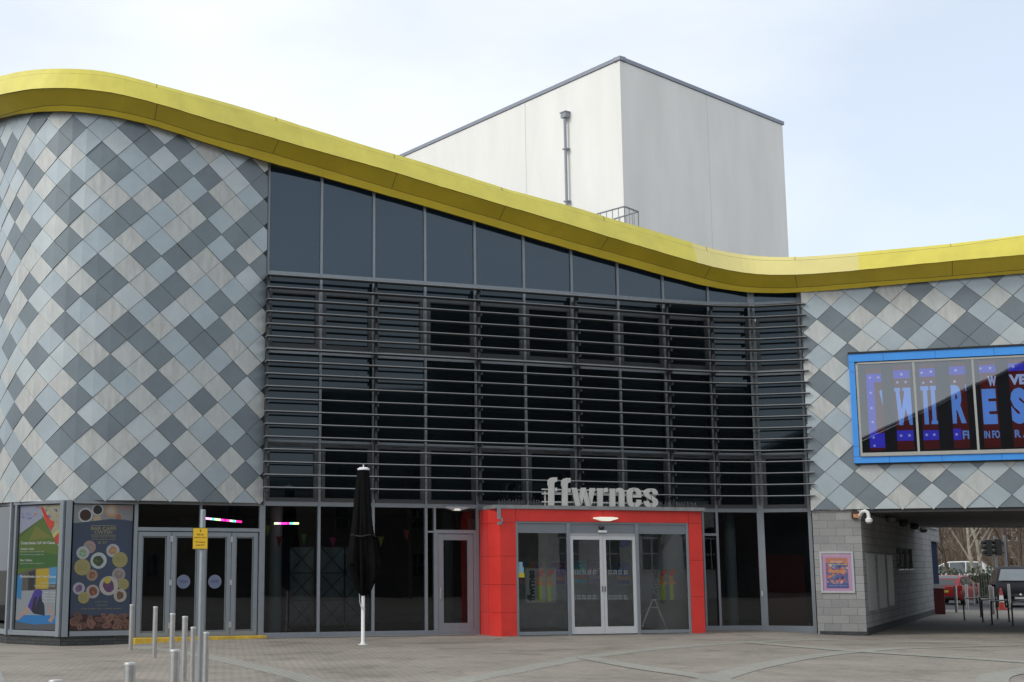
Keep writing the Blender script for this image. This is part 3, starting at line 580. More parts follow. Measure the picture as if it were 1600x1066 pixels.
for i, P in enumerate(BAY):
    a, b = .036, P.L-.036
    if i == 9: b = P.L-.1
    if i == 10: a = .1
    zl, zr = topz(F[i]), topz(F[i+1])
    g = MB().face([P.p(a, ZT+.045, .02), P.p(b, ZT+.045, .02), P.p(b, zr, .02), P.p(a, zl, .02)]); g.build('spandrel_panel', [M_panel], B)
    for (z0, z1) in ((9.31, ZT-.045), (5.17, 7.50)):
        MB().wquad(P, a, b, z0, z1, .015).build('pane', [M_dglass], cw)
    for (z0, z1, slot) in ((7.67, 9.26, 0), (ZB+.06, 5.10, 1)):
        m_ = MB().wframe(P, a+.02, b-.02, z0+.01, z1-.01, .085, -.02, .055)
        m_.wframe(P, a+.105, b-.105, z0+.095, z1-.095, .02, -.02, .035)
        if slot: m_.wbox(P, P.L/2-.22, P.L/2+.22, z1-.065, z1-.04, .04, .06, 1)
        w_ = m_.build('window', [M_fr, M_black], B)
        MB().wquad(P, a+.12, b-.12, z0+.11, z1-.11, .0).build('pane', [M_dglass], w_)
# louvres
def off_line(pts, o, e0, e1):
    out = []
    for i, p in enumerate(pts):
        n0 = Plane(pts[max(0, i-1)], pts[max(1, i)]).n; n1 = Plane(pts[min(i, len(pts)-2)], pts[min(i+1, len(pts)-1)]).n
        m_ = (n0[0]+n1[0], n0[1]+n1[1]); L2 = m_[0]**2+m_[1]**2; out.append((p[0]+m_[0]*2*o/L2, p[1]+m_[1]*2*o/L2))
    a, b = Plane(out[0], out[1]), Plane(out[-2], out[-1]); A = a.p(-e0, 0); Z = b.p(b.L+e1, 0)
    return [A[:2]]+out[1:-1]+[Z[:2]]
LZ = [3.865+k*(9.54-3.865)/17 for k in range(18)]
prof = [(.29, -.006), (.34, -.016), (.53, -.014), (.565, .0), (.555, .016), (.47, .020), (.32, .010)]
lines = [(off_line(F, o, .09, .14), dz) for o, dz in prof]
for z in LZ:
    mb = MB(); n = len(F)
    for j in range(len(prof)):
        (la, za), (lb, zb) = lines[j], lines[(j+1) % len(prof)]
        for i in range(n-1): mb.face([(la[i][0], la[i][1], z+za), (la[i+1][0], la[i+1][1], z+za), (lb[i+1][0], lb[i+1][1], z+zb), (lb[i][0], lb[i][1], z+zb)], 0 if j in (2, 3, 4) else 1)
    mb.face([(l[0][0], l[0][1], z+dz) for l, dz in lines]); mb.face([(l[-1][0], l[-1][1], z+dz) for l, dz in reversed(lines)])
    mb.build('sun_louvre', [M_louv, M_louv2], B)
for k in (0, 2, 4, 6, 8, 9, 10, 11):
    P, u = (BAY[k], 0) if k < 11 else (BAY[10], BAY[10].L)
    mb = MB().wbox(P, u-.03, u+.03, 3.62, 9.62, .19, .30)
    for z in LZ: mb.wbox(P, u-.012, u+.012, z-.10, z-.03, .30, .50, 1)
    for z in (3.8, 5.2, 7.5, 9.4): mb.wbox(P, u-.02, u+.02, z-.05, z+.05, .068, .188, 1)
    mb.build('louvre_bracket', [MATS['louvre_shaded_tone'], M_brkt], B)
# ------------------------------------------------------------------ ground floor glazing
def dd(P, px, py, o=0): return P.uz(px, py, o)
A0 = LP[0]                                            # left straight run, u grows to the right
def gl(P, px, y=900): return P.uz(px, y)[0]
mb = MB()
zg0 = -.02
uK, uD, uM = 0.0, gl(A0, 211, 850), A0.L
# posts and rails of the left run
for u, w in ((0.07, .07), (uD, .045), (A0.L-.06, .05)): mb.wbox(A0, u-w, u+w, (.12 if u < .2 else -.05), 3.46, -.05, .08)
mb.wbox(A0, .19, uD-.045, .13, .25, -.05, .075); mb.wbox(A0, .19, uD-.045, 3.38, 3.46, -.05, .075)
u1_ = A0.L-.11; ZD = 2.72
mb.wbox(A0, uD+.045, u1_, ZD, ZD+.09, -.05, .075); mb.wbox(A0, uD+.045, u1_, 3.40, 3.46, -.05, .07)
um = gl(A0, 313, 805); mb.wbox(A0, um-.03, um+.03, ZD+.09, 3.40, -.05, .07)
mb.wbox(A0, uD+.045, u1_, -.02, .06, -.04, .06)
for k in (1, 2, 3):
    P = LP[k]; mb.wbox(P, .04, P.L-.04, .13, .25, -.05, .075); mb.wbox(P, .04, P.L-.04, 3.38, 3.46, -.05, .075); mb.wbox(P, P.L-.14, P.L-.02, .12, 3.46, -.05, .08)
u24 = gl(LP[1], 24, 900); mb.wbox(LP[1], u24-.035, u24+.035, .2, 3.40, -.05, .08)
shopf = mb.build('shopfront_frame', [M_fr2], B, bevel=.004)
MB().wquad(A0, .19, uD-.045, .25, 3.38, 0).build('pane', [G_shop], shopf)
MB().wquad(A0, uD+.045, um-.03, ZD+.09, 3.40, 0).build('pane', [G_shop], shopf)
MB().wquad(A0, um+.03, u1_, ZD+.09, 3.40, 0).build('pane', [G_shop], shopf)
for k, (a, b) in ((1, (.04, u24-.035)), (1, (u24+.035, LP[1].L-.16)), (2, (.04, LP[2].L-.16)), (3, (.04, LP[3].L-.16))): MB().wquad(LP[k], a, b, .25, 3.38, 0).build('pane', [G_shop], shopf)
# plinth
mb = MB()
for k, P in enumerate(LP):
    mb.wbox(P, 0 if k else 0, (uD if k == 0 else P.L), -.4, .13, -.3, .03)
mb.build('plinth', [M_plinth], B)
# four folding door leaves
xs = [215.5, 266, 313.5, 360, 406.5]
uu = [uD+.06]+[gl(A0, x, 900) for x in xs[1:4]]+[u1_-.02]
for k in range(4):
    a, b = uu[k]+.006, uu[k+1]-.006
    d_ = MB().wframe(A0, a, b, .07, ZD-.02, .115, -.02, .05).wframe(A0, a+.125, b-.125, .195, ZD-.145, .02, -.02, .025).build('folding_door', [M_fr2], B, bevel=.003)
    MB().wquad(A0, a+.115, b-.115, .185, ZD-.135, .0).build('pane', [G_shop], d_)
    if k in (0, 2):
        for z in (.28, 1.35, 2.45): MB().wbox(A0, b-.03, b+.035, z, z+.14, .05, .075).build('hinge', [M_silver], d_)
    if k in (1, 2):
        uc, zc = (dd(A0, 286.5, 909) if k == 1 else dd(A0, 335.5, 909))
        MB().face(disc(A0, uc, zc, .175, .012, 28)).face(disc(A0, uc, zc, .16, .014, 28), 1).build('door_sticker', [mat('sticker_white', (.2, .21, .26), .5, 0, 0), mat('sticker_blue', (.14, .17, .27), .5, 0, .1, 8)], d_)
        t_ = MB(); text_into(t_, A0, "CWTSH", uc-.10, uc+.10, zc-.03, zc+.04, .017, bold=.02); t_.build('sticker_lettering', [mat('sticker_ink', (.06, .08, .15), .5, 0, 0)], d_)
# ground floor bays of the straight front
for i in (0, 1, 2):
    P = BAY[i]; MB().wquad(P, .036, P.L-.036, .125, ZB-.05, 0).build('pane', [G_shop], cw)
P3_ = BAY[3]
ua, ub, ue = gl(P3_, 680, 850), gl(P3_, 683.5, 900), P3_.L-.04
m_ = MB(); m_.wbox(P3_, ua-.06, ua, .125, ZB-.05, -.05, .066); m_.wbox(P3_, ua, ue, 2.72, 2.82, -.05, .066); m_.wbox(P3_, .036, ua-.06, 2.74, 2.79, -.05, .066); m_.wbox(P3_, ua, ua+.05, 0, 2.72, -.05, .07); m_.wbox(P3_, ue-.09, ue, 0, 2.72, -.05, .07)
sd = m_.build('side_door_frame', [M_fr2], B)
MB().wquad(P3_, .036, ua-.06, .125, 2.74, 0).wquad(P3_, .036, ua-.06, 2.79, ZB-.05, 0).wquad(P3_, ua, ue, 2.82, ZB-.05, 0).build('pane', [G_shop], sd)
d_ = MB().wframe(P3_, ua+.06, ue-.10, .03, 2.70, .16, -.01, .055).wbox(P3_, ua+.22, ue-.26, .19, .31, -.01, .055).build('glazed_door', [M_fr2], B, bevel=.004)
MB().wquad(P3_, ua+.22, ue-.26, .31, 2.54, .0).build('pane', [G_shop], d_)
MB().wbox(P3_, ua+.10, ua+.13, .95, 1.25, .055, .10).build('handle', [M_silver], d_)
P8 = BAY[8]; u_ = gl(P8, 1110, 900)
m_ = MB().wbox(P8, P8.L-.50, P8.L-.44, .1, ZB-.05, -.05, .066).wbox(P8, P8.L-.44, P8.L-.036, 2.72, 2.79, -.05, .066); m_.wbox(P8, .2, P8.L-.50, 2.62, 2.75, -.05, .06)
sf = m_.build('side_window_frame', [M_fr2], B)
MB().wquad(P8, P8.L-.44, P8.L-.036, .12, 2.72, 0).wquad(P8, P8.L-.44, P8.L-.036, 2.79, ZB-.05, 0).wquad(P8, .2, P8.L-.50, .12, 2.62, 0).build('pane', [G_shop], sf)
MB().wquad(BAY[9], .036, BAY[9].L-.10, .125, ZB-.05, 0).build('pane', [G_shop], cw)
MB().wquad(BAY[10], .10, BAY[10].L-.07, .125, ZB-.05, 0).build('pane', [G_shop], cw)
MB().wbox(BAY[9], BAY[9].L-.10, BAY[9].L-.07, .98, 1.12, .07, .09).build('door_bell', [M_white], B)
# interior shell
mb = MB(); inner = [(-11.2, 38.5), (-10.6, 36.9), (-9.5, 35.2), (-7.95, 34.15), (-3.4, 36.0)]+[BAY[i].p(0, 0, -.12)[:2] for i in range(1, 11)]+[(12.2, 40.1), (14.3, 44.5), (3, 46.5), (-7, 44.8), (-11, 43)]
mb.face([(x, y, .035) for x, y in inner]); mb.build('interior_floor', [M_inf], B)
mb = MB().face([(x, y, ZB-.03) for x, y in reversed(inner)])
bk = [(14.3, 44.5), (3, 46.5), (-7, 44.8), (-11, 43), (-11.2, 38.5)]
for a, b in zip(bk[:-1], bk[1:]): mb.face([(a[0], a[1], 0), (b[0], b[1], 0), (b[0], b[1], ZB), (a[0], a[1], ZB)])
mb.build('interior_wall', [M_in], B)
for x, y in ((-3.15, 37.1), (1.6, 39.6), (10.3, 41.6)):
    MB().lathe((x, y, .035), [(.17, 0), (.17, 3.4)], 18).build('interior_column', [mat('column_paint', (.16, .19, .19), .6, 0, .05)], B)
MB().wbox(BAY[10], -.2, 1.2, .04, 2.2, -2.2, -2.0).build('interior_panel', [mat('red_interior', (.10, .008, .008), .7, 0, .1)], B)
# upper storey mass behind the glass
mb = MB()
for a, b in zip([(-11, 43), (-7, 44.8), (3, 46.5)], [(-7, 44.8), (3, 46.5), (14.3, 44.5)]): mb.face([(a[0], a[1], ZB), (b[0], b[1], ZB), (b[0], b[1], 10.0), (a[0], a[1], 10.0)])
mb.build('rear_wall', [M_rend], B)
# ------------------------------------------------------------------ porch
PA = (2.895, 36.445); PT = (cos(RD(17.9)), sin(RD(17.9))); PP = Plane(PA, (PA[0]+PT[0], PA[1]+PT[1])); PL = 6.12
ch = (2.60, 37.0); bk_ = (2.42, 37.72); br = BAY[8].p(.42, 0, .0)[:2]; fr_ = PP.p(PL, 0)[:2]
ZP = 3.36
u0, u1 = .455, 5.70; ZH = 3.03
mb = MB()
S1, S2, S3 = Plane(bk_, ch), Plane(ch, PA), Plane(fr_, br)
gap = .006
def panels(P, ua, ub, zs):
    for a, b in zip(zs[:-1], zs[1:]): mb.wbox(P, ua+gap, ub-gap, a+gap*.6, b-gap*.6, -.03, .0)
zs = [.0, 1.27, 2.18, 3.03, ZP]
zs = [-.02, .62, 1.35, 2.1, 2.98, ZP]
panels(S1, 0, S1.L, zs); panels(S2, 0, S2.L, zs); panels(PP, 0, u0, zs); panels(PP, u1, PL, [-.02, 1.0, 2.0, ZH, ZP]); panels(S3, 0, S3.L, zs)
for a, b in ((u0, 3.05), (3.05, u1)): mb.wbox(PP, a+gap, b-gap, ZH, ZP-gap, -.03, 0)
porch = mb.build('entrance_porch', [M_red], B); porch['label'] = 'red panelled box framing the glazed main entrance'
mb = MB()
for P, L in ((S1, S1.L), (S2, S2.L), (PP, PL), (S3, S3.L)): mb.wbox(P, 0, L, -.02, ZP, -.12, -.033) if P is not PP else (mb.wbox(P, 0, u0, -.02, ZP, -.12, -.033), mb.wbox(P, u1, PL, -.02, ZP, -.12, -.033), mb.wbox(P, u0, u1, ZH, ZP, -.12, -.033))
mb.build('porch_backing', [M_joint], porch)
mb = MB(); tp = [bk_, (2.79, 36.42), (fr_[0]+.07, fr_[1]-.07), br]
mb.wbox(Plane(tp[0], tp[1]), 0, Plane(tp[0], tp[1]).L, ZP, ZP+.10, -.2, .03); q_ = Plane(tp[1], tp[2]); mb.wbox(q_, 0, q_.L, ZP, ZP+.10, -.25, .03); q_ = Plane(tp[2], tp[3]); mb.wbox(q_, 0, q_.L, ZP, ZP+.10, -.2, .03)
mb.build('parapet_trim', [mat('weathered_trim', (.27, .275, .28), .6, .3, .2, 6)], porch)
mb = MB().wbox(PP, .35, PL-.35, ZP+.02, ZP+.05, -.36, -.14); mb.build('porch_roof', [M_roof], porch)
MB().face([PP.p(.35, ZP+.06, -.36), PP.p(PL-.35, ZP+.06, -.36), PP.p(PL-.35, ZP+.10, -1.28), PP.p(.35, ZP+.10, -1.28)]).build('added_rooflight', [G_lobby], porch)  # unseen glazing added in the porch roof to brighten the lobby
mb = MB()
q_ = Plane(tp[1], tp[2]); rr = random.Random(3)
for k in range(150):
    u = .1+k*.04
    if 1.35 < u < 4.75 and rr.random() < .75: continue
    if rr.random() < .18: continue
    h = .12+rr.random()*.05; mb.tube([q_.p(u, ZP+.10, -.05), q_.p(u+rr.uniform(-.03, .03), ZP+.10+h, -.05+rr.uniform(-.05, .03))], .0022, 3, cap=False)
mb.build('bird_spikes', [M_silver], porch)
hk = MB().wbox(PP, -.10, .0, 3.08, 3.44, .04, .07).wbox(PP, -.10, .04, 2.93, 3.0, .04, .10).wbox(PP, .0, .04, 2.93, 3.1, .06, .10); hk.build('rainwater_outlet', [M_fr2], porch)
# glazed screen inside the porch frame
ZG = 2.72
uP1, uP2 = PP.uz(890, 900)[0], PP.uz(997.5, 900)[0]
mb = MB()
mb.wbox(PP, u0, u0+.07, 0, ZH, -.10, -.02); mb.wbox(PP, u1-.07, u1, 0, ZH, -.10, -.02)
for u in (uP1, uP2): mb.wbox(PP, u-.045, u+.045, 0, ZH-.05, -.10, -.01)
mb.wbox(PP, u0+.07, u1-.07, ZH-.05, ZH, -.10, -.02); mb.wbox(PP, u0+.07, uP1-.045, .02, .11, -.10, -.03); mb.wbox(PP, uP2+.045, u1-.07, .02, .11, -.10, -.03)
mb.build('entrance_frame', [M_fr2], porch, bevel=.004)
MB().wbox(PP, u0+.07, uP1-.045, ZG, ZH-.05, -.10, -.05).wbox(PP, uP1+.045, uP2-.045, ZG, ZH-.05, -.10, -.05).wbox(PP, uP2+.045, u1-.07, ZG, ZH-.05, -.10, -.05).build('header_panel', [mat('header_grey', (.20, .225, .25), .45, .1, .04, 4)], porch)
MB().wquad(PP, u0+.07, uP1-.045, .11, ZG, -.06).build('pane', [G_lobby], porch)
MB().wquad(PP, uP2+.045, u1-.07, .11, ZG, -.06).build('pane', [G_lobby], porch)
uc = PP.uz(944, 900)[0]
for a, b in ((uP1+.05, uc-.004), (uc+.004, uP2-.05)):
    m_ = MB().wbox(PP, a, a+.085, .03, ZG-.08, -.09, -.03).wbox(PP, b-.085, b, .03, ZG-.08, -.09, -.03).wbox(PP, a+.085, b-.085, .03, .22, -.09, -.03).wbox(PP, a+.085, b-.085, ZG-.17, ZG-.08, -.09, -.03)
    m_.wquad(PP, a+.085, b-.085, .22, ZG-.17, -.065, 1).wbox(PP, (b-.05 if b < uc else a+.02), (b-.03 if b < uc else a+.04), 1.15, 1.30, -.03, -.01, 2)
    d_ = m_.build('sliding_door', [M_anod, G_lobby, M_fr], porch)
MB().wbox(PP, uP1+.045, uP2-.045, ZG-.08, ZG, -.10, -.04).build('door_track', [M_silver], porch)
MB().wbox(PP, uc-.13, uc+.11, ZG+.02, ZG+.085, -.05, .03).build('motion_sensor', [M_white], porch, bevel=.01)
MB().lathe(PP.p(uc-.03, ZG+.14, -.02), [(.06, .06), (.075, .03), (.07, -.01), (.045, -.05), (.0, -.065)], 14).build('dome_camera', [M_black], porch, smooth=True)
def bulkhead(P, u, z, w, o, parent):
    m_ = MB().prism([(-w, .015), (-w*.96, .045), (-w*.5, .06), (w*.5, .06), (w*.96, .045), (w, .015), (w*.3, -.05), (-w*.3, -.05)], lambda a, b: P.p(u+a, z+b, o+.14), lambda a, b: P.p(u+a*.98, z+b, o))
    l_ = m_.build('wall_lamp', [M_silver], parent, bevel=.008)
    if parent is not porch: MB().prism([(-w*.28, -.052), (-w*.2, -.0), (w*.2, -.0), (w*.28, -.052)], lambda a, b: P.p(u+a, z+b, o+.15), lambda a, b: P.p(u+a, z+b, o+.02)).build('diffuser', [M_cream], l_)
    return l_
ul, zl = PP.uz(946.5, 811.5, .08); lw = bulkhead(PP, ul, zl, .36, .0, porch); lw.data.materials[0] = M_cream
ul, zl = BAY[3].uz(713, 795, .1); bulkhead(BAY[3], ul, zl, .36, .03, B)
# lobby behind the doors
LW = Plane(PP.p(0, 0, -2.6)[:2], PP.p(PL, 0, -2.6)[:2])
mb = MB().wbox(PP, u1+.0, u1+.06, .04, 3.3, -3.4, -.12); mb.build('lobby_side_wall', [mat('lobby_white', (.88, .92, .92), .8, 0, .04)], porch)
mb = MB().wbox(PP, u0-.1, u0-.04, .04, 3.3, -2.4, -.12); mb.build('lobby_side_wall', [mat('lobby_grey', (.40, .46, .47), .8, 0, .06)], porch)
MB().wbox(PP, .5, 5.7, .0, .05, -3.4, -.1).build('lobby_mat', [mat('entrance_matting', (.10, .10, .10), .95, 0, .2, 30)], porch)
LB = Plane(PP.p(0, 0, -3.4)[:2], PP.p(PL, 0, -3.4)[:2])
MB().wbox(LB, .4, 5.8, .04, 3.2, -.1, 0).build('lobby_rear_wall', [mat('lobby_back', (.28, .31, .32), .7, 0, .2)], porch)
# ------------------------------------------------------------------ block wall, passage and its soffit
mb = MB()
e = RP.uz(1349.5, 900, .05)[0]; C_ = RP.p(e, 0, .05)
mb.wbox(RP, -.05, e, -.4, 3.44, -.2, .05)
bw = mb.build('block_wall', [M_blk], B); bw['label'] = 'lit grey block pier beside the passage'
SW = Plane(C_[:2], (24.0, 60.0)); SL = SW.L
mb = MB()
ob = []
wins = [(SW.uz(x0, 870)[0], SW.uz(x1, 870)[0]) for x0, x1 in ((1402, 1408.5), (1410.5, 1416.5), (1418.5, 1425))]
zw0, zw1 = SW.uz(1410, 889)[1], SW.uz(1410, 857)[1]
dS0, dS1 = SW.uz(1458, 900)[0], SW.uz(1471.5, 900)[0]; zD = SW.uz(1464, 847)[1]
ed = [0]+[x for w in wins for x in w]+[dS0, dS1, SL]
segs = sorted(ed)
for a, b in zip(segs[:-1], segs[1:]):
    m_ = (a+b)/2
    if any(w[0] < m_ < w[1] for w in wins): mb.wbox(SW, a, b, -.4, zw0, -.3, 0); mb.wbox(SW, a, b, zw1, 3.42, -.3, 0); continue
    if dS0 < m_ < dS1: mb.wbox(SW, a, b, zD, 3.42, -.3, 0); continue
    mb.wbox(SW, a, b, -.4, 3.42, -.3, 0)
sw = mb.build('passage_wall', [M_blk2], B)
mb = MB()
for w in wins: mb.wquad(SW, w[0], w[1], zw0, zw1, -.22); mb.wbox(SW, w[0]-.05, w[1]+.05, zw0-.05, zw0, -.2, .05, 1)
mb.build('slot_window', [M_dglass, M_silver], sw)
for w in wins:
    m_ = MB()
    for z in (zw0+.12, zw1-.12): m_.lathe(SW.p(w[0]-.02, z, .07), [(.0, -.09), (.10, -.06), (.10, .06), (.0, .09)], 10)
    m_.wbox(SW, w[0]-.05, w[0]+.04, zw0, zw1, -.05, .03); m_.build('wall_light', [mat('dull_light_fitting', (.16, .165, .17), .5, .2, .05)], sw)
MB().wquad(SW, dS0, dS1, -.1, zD, -.12).build('passage_door', [mat('navy_door', (.010, .016, .05), .9, 0, .08, 3, spec=.1)], sw)
for x0, x1, ya, yb in ((1355, 1366.5, 865, 955.5), (1371.5, 1382, 866.5, 951.5), (1385.5, 1394, 867.5, 947.5)):
    a, b = SW.uz(x0, 910)[0], SW.uz(x1, 910)[0]; z1, z0 = SW.uz(x0, ya)[1], SW.uz(x0, yb)[1]
    MB().wbox(SW, a, b, z0, z1, .0, .05).build('noticeboard', [mat('grey_board', (.30, .31, .315), .5, .1, .05)], sw)
MB().wbox(SW, -.02, SL, 3.42, 3.5, -.35, .06).build('coping', [M_cop], sw)
mb = MB().wbox(SW, .0, SL, -.4, .10, -.1, .012).wbox(RP, .0, e+.012, -.4, .0, 0, .062); mb.build('dark_footing', [mat('dark_footing_brick', (.05, .052, .055), .9, 0, .3, 6)], B)
# bridge over the passage
far = [RP.p(s, 0, .0)[:2] for s in (e, 12)]
mb = MB(); r1 = RP.p(9.6, 0, 0)
pb = [RP.p(e-.2, 0, .06), RP.p(10, 0, .06), (32, 48, 0), (30, 53, 0), SW.p(14.2, 0, 0), SW.p(0, 0, -.1)]
mb.face([(p[0], p[1], 3.36) for p in reversed(pb)])
for i in range(len(pb)): a, b = pb[i], pb[(i+1) % len(pb)]; mb.face([(a[0], a[1], 3.36), (b[0], b[1], 3.36), (b[0], b[1], 3.75), (a[0], a[1], 3.75)])
mb.build('passage_soffit', [M_soff], B)
MB().hexa([RP.p(9.8, -.3, 0), (32, 48, -.3), (31.8, 48.1, -.3), RP.p(9.5, -.3, -.3)], [RP.p(9.8, 3.36, 0), (32, 48, 3.36), (31.8, 48.1, 3.36), RP.p(9.5, 3.36, -.3)]).build('passage_wall', [M_blk2], B)
mb = MB(); q_ = Plane((30, 53), SW.p(14.2, 0, 0)[:2]); mb.wbox(q_, 0, q_.L, 3.3, 9.5, -.2, .0); mb.build('rear_bridge_wall', [M_rend], B)
for k, (x, y) in enumerate(((1391, 808), (1412, 816), (1429, 821), (1443, 826))):
    p = on_z(x, y, 3.3); m_ = MB().lathe((p[0], p[1], 3.16), [(.0, -.03), (.12, 0), (.16, .1), (.12, .2)], 14); m_.build('soffit_lamp', [mat('soffit_lamp_grey', (.08, .08, .08), .4, .2, .1)], B, smooth=True)
# ------------------------------------------------------------------ fly tower
Tc, Tl, Tr = (9.745, 55.0), (-2.2, 73.0), (19.15, 63.58); ZTW = 23.2
TL, TR = Plane(Tl, Tc), Plane(Tc, Tr); bx = (Tl[0]+Tr[0]-Tc[0], Tl[1]+Tr[1]-Tc[1])
c4 = [Tc, Tr, bx, Tl]
tw = MB().hexa([(x, y, 0) for x, y in c4], [(x, y, ZTW) for x, y in c4]).build('fly_tower', [M_rend], B); tw['label'] = 'tall pale rendered box rising behind the yellow roof edge'
mb = MB(); mb.wbox(TL, -.1, TL.L+.07, ZTW+.02, ZTW+.19, -.3, .05); mb.wbox(TR, -.05, TR.L+.1, ZTW+.021, ZTW+.191, -.3, .05); mb.build('tower_coping', [M_cop], tw)
uj, _ = TL.uz(821, 200); mb = MB().wbox(TL, uj-.015, uj+.015, 5, ZTW, -.02, .008); uj2, _ = TR.uz(1108, 250); mb.wbox(TR, uj2-.012, uj2+.012, 5, ZTW, -.02, .006); mb.build('render_joint', [mat('render_joint_grey', (.60, .60, .58), .9, 0, 0)], tw)
ud, zd = TL.uz(883, 180, .15)
mb = MB().wbox(TL, ud-.16, ud+.16, zd-.13, zd+.10, .0, .28).wbox(TL, ud-.20, ud+.20, zd+.10, zd+.14, -.0, .31); mb.tube([TL.p(ud, zd-.15, .17), TL.p(ud, 8, .17)], .065, 10)
for z in (zd-1.6, zd-4.0, zd-6.3): mb.wbox(TL, ud-.12, ud+.12, z, z+.06, 0, .26)
mb.build('downpipe', [mat('downpipe_grey', (.27, .29, .33), .5, .1, .05)], tw)
# roof access cage
mb = MB(); c0, c1, c2_ = (8.2, 51.6), (9.55, 53.0), (9.95, 52.9)
ztop = 16.2; crn = [(7.6, 53.6), (9.47, 53.0), (9.95, 53.7), (8.1, 54.3)]
crn = [(7.9, 54.2), (9.3, 52.4), (10.0, 53.2), (9.2, 54.4)]
for a, b in zip(crn, crn[1:]):
    mb.tube([(a[0], a[1], 16.05), (b[0], b[1], 16.05)], .035, 6); mb.tube([(a[0], a[1], 15.3), (b[0], b[1], 15.3)], .03, 6)
    L = hypot(b[0]-a[0], b[1]-a[1]); n = max(2, int(L/.3))
    for k in range(n+1): t = k/n; mb.tube([(a[0]+(b[0]-a[0])*t, a[1]+(b[1]-a[1])*t, 13.5), (a[0]+(b[0]-a[0])*t, a[1]+(b[1]-a[1])*t, 16.05)], .02, 5)
mb.build('roof_railing', [mat('galvanised', (.30, .31, .33), .5, .4, .1)], B)
# ------------------------------------------------------------------ flat printed work: layers of cut shapes, 1.2 mm apart
class Print:
    def __init__(s, P, u0, u1, z0, z1, o): s.P = P; s.r = (u0, u1, z0, z1); s.o = o; s.mb = MB(); s.mats = []; s.k = 0; s.dim = 1
    def mi(s, col, rough=.45):
        col = tuple(c*s.dim for c in col)
        nm = 'print_ink_%d_%d_%d' % tuple(int(c*255) for c in col); m = MATS.get(nm) or mat(nm, col, rough, 0, 0)
        if m not in s.mats: s.mats.append(m)
        return s.mats.index(m)
    def q(s, fx, fy): u0, u1, z0, z1 = s.r; return (u0+(u1-u0)*fx, z1-(z1-z0)*fy)
    def lay(s): s.k += 1; return s.o+.00012*s.k
    def poly(s, pts, col):
        o = s.lay(); pp = [s.P.p(*s.q(max(0, min(1, x)), max(0, min(1, y))), o) for x, y in pts]
        a = sum(pts[i][0]*pts[(i+1) % len(pts)][1]-pts[(i+1) % len(pts)][0]*pts[i][1] for i in range(len(pts)))
        s.mb.face(pp if a < 0 else pp[::-1], s.mi(col)); return s
    def rect(s, x0, y0, x1, y1, col): return s.poly([(x0, y0), (x0, y1), (x1, y1), (x1, y0)], col)
    def disc(s, x, y, r, col, n=22, ry=None):
        u0, u1, z0, z1 = s.r; k = (u1-u0)/(z1-z0); ry = ry or r*k
        return s.poly([(x+r*cos(t*2*pi/n), y+ry*sin(t*2*pi/n)) for t in range(n)], col)
    def text(s, t, x0, y0, x1, y1, col, bold=0.0):
        a, b = s.q(x0, y1), s.q(x1, y0); text_into(s.mb, s.P, t, a[0], b[0], a[1], b[1], s.lay(), s.mi(col), bold); return s
    def build(s, name, parent=None): return s.mb.build(name, s.mats, parent)
# cafe poster
ua, ub = gl(A0, 111.5, 900), gl(A0, 204.5, 900); p_ = Print(A0, ua, ub, .27, 3.36, .012); p_.dim = .72
NAVY, GOLD, OFFW = (.052, .075, .125), (.36, .32, .13), (.50, .52, .52)
def c3(x, y): return ((x-(415-27*(y-65)/723))/335, (y-65)/723)
p_.rect(0, 0, 1, 1, NAVY)
p_.poly([c3(415, 65), c3(411, 175), c3(470, 168), c3(540, 158), c3(620, 148), c3(690, 150), c3(747, 158), c3(752, 65)], (.27, .28, .29))
for (x, y, r, a, b) in ((547, 95, 33, OFFW, (.02, .018, .02)), (624, 98, 40, (.45, .28, .16), (.50, .36, .26)), (665, 137, 22, (.46, .30, .20), (.34, .16, .12)), (478, 127, 41, OFFW, (.045, .02, .015)), (545, 150, 24, (.46, .34, .2), (.5, .4, .28))):
    p_.disc(*c3(x, y), r/335, a); p_.disc(*c3(x, y), r*.78/335, b)
p_.disc(*c3(624, 98), 18/335, (.5, .45, .38)); p_.rect(*c3(675, 72), *c3(735, 90), (.42, .24, .26))
p_.poly([c3(411, 175), c3(470, 168), c3(540, 158), c3(620, 148), c3(690, 150), c3(747, 158), c3(745, 182), c3(411, 182)], NAVY)
for y in (186, 241): p_.rect(*c3(508, y), *c3(650, y+2.5), GOLD)
p_.text("BAR CAFFI", *c3(510, 194), *c3(650, 213), GOLD, .01); p_.text("CWTSH", *c3(528, 216), *c3(628, 234), GOLD, .01)
for y in (250, 264): p_.text("nnneeu aoenum oneam", *c3(512, y), *c3(648, y+5), GOLD)
p_.text("& 25\u00b0", *c3(550, 278), *c3(604, 291), GOLD)
FOOD = [(500, 312, 36, (.36, .27, .24), (.30, .22, .2)), (463, 345, 36, (.44, .48, .48), (.26, .34, .2)), (551, 390, 46, (.47, .53, .53), (.06, .08, .035)), (632, 332, 38, (.42, .45, .48), (.42, .22, .12)), (672, 385, 44, GOLD, None), (460, 428, 46, GOLD, None), (514, 474, 32, (.33, .24, .17), (.22, .1, .06)), (664, 470, 38, (.33, .30, .30), (.26, .2, .18)), (608, 535, 54, (.47, .45, .42), (.13, .06, .14)), (690, 527, 32, GOLD, None), (440, 550, 34, (.42, .40, .46), (.16, .10, .2)), (517, 568, 38, (.40, .36, .36), (.2, .08, .045)), (467, 603, 32, GOLD, None), (672, 592, 37, (.44, .40, .36), (.16, .08, .05))]
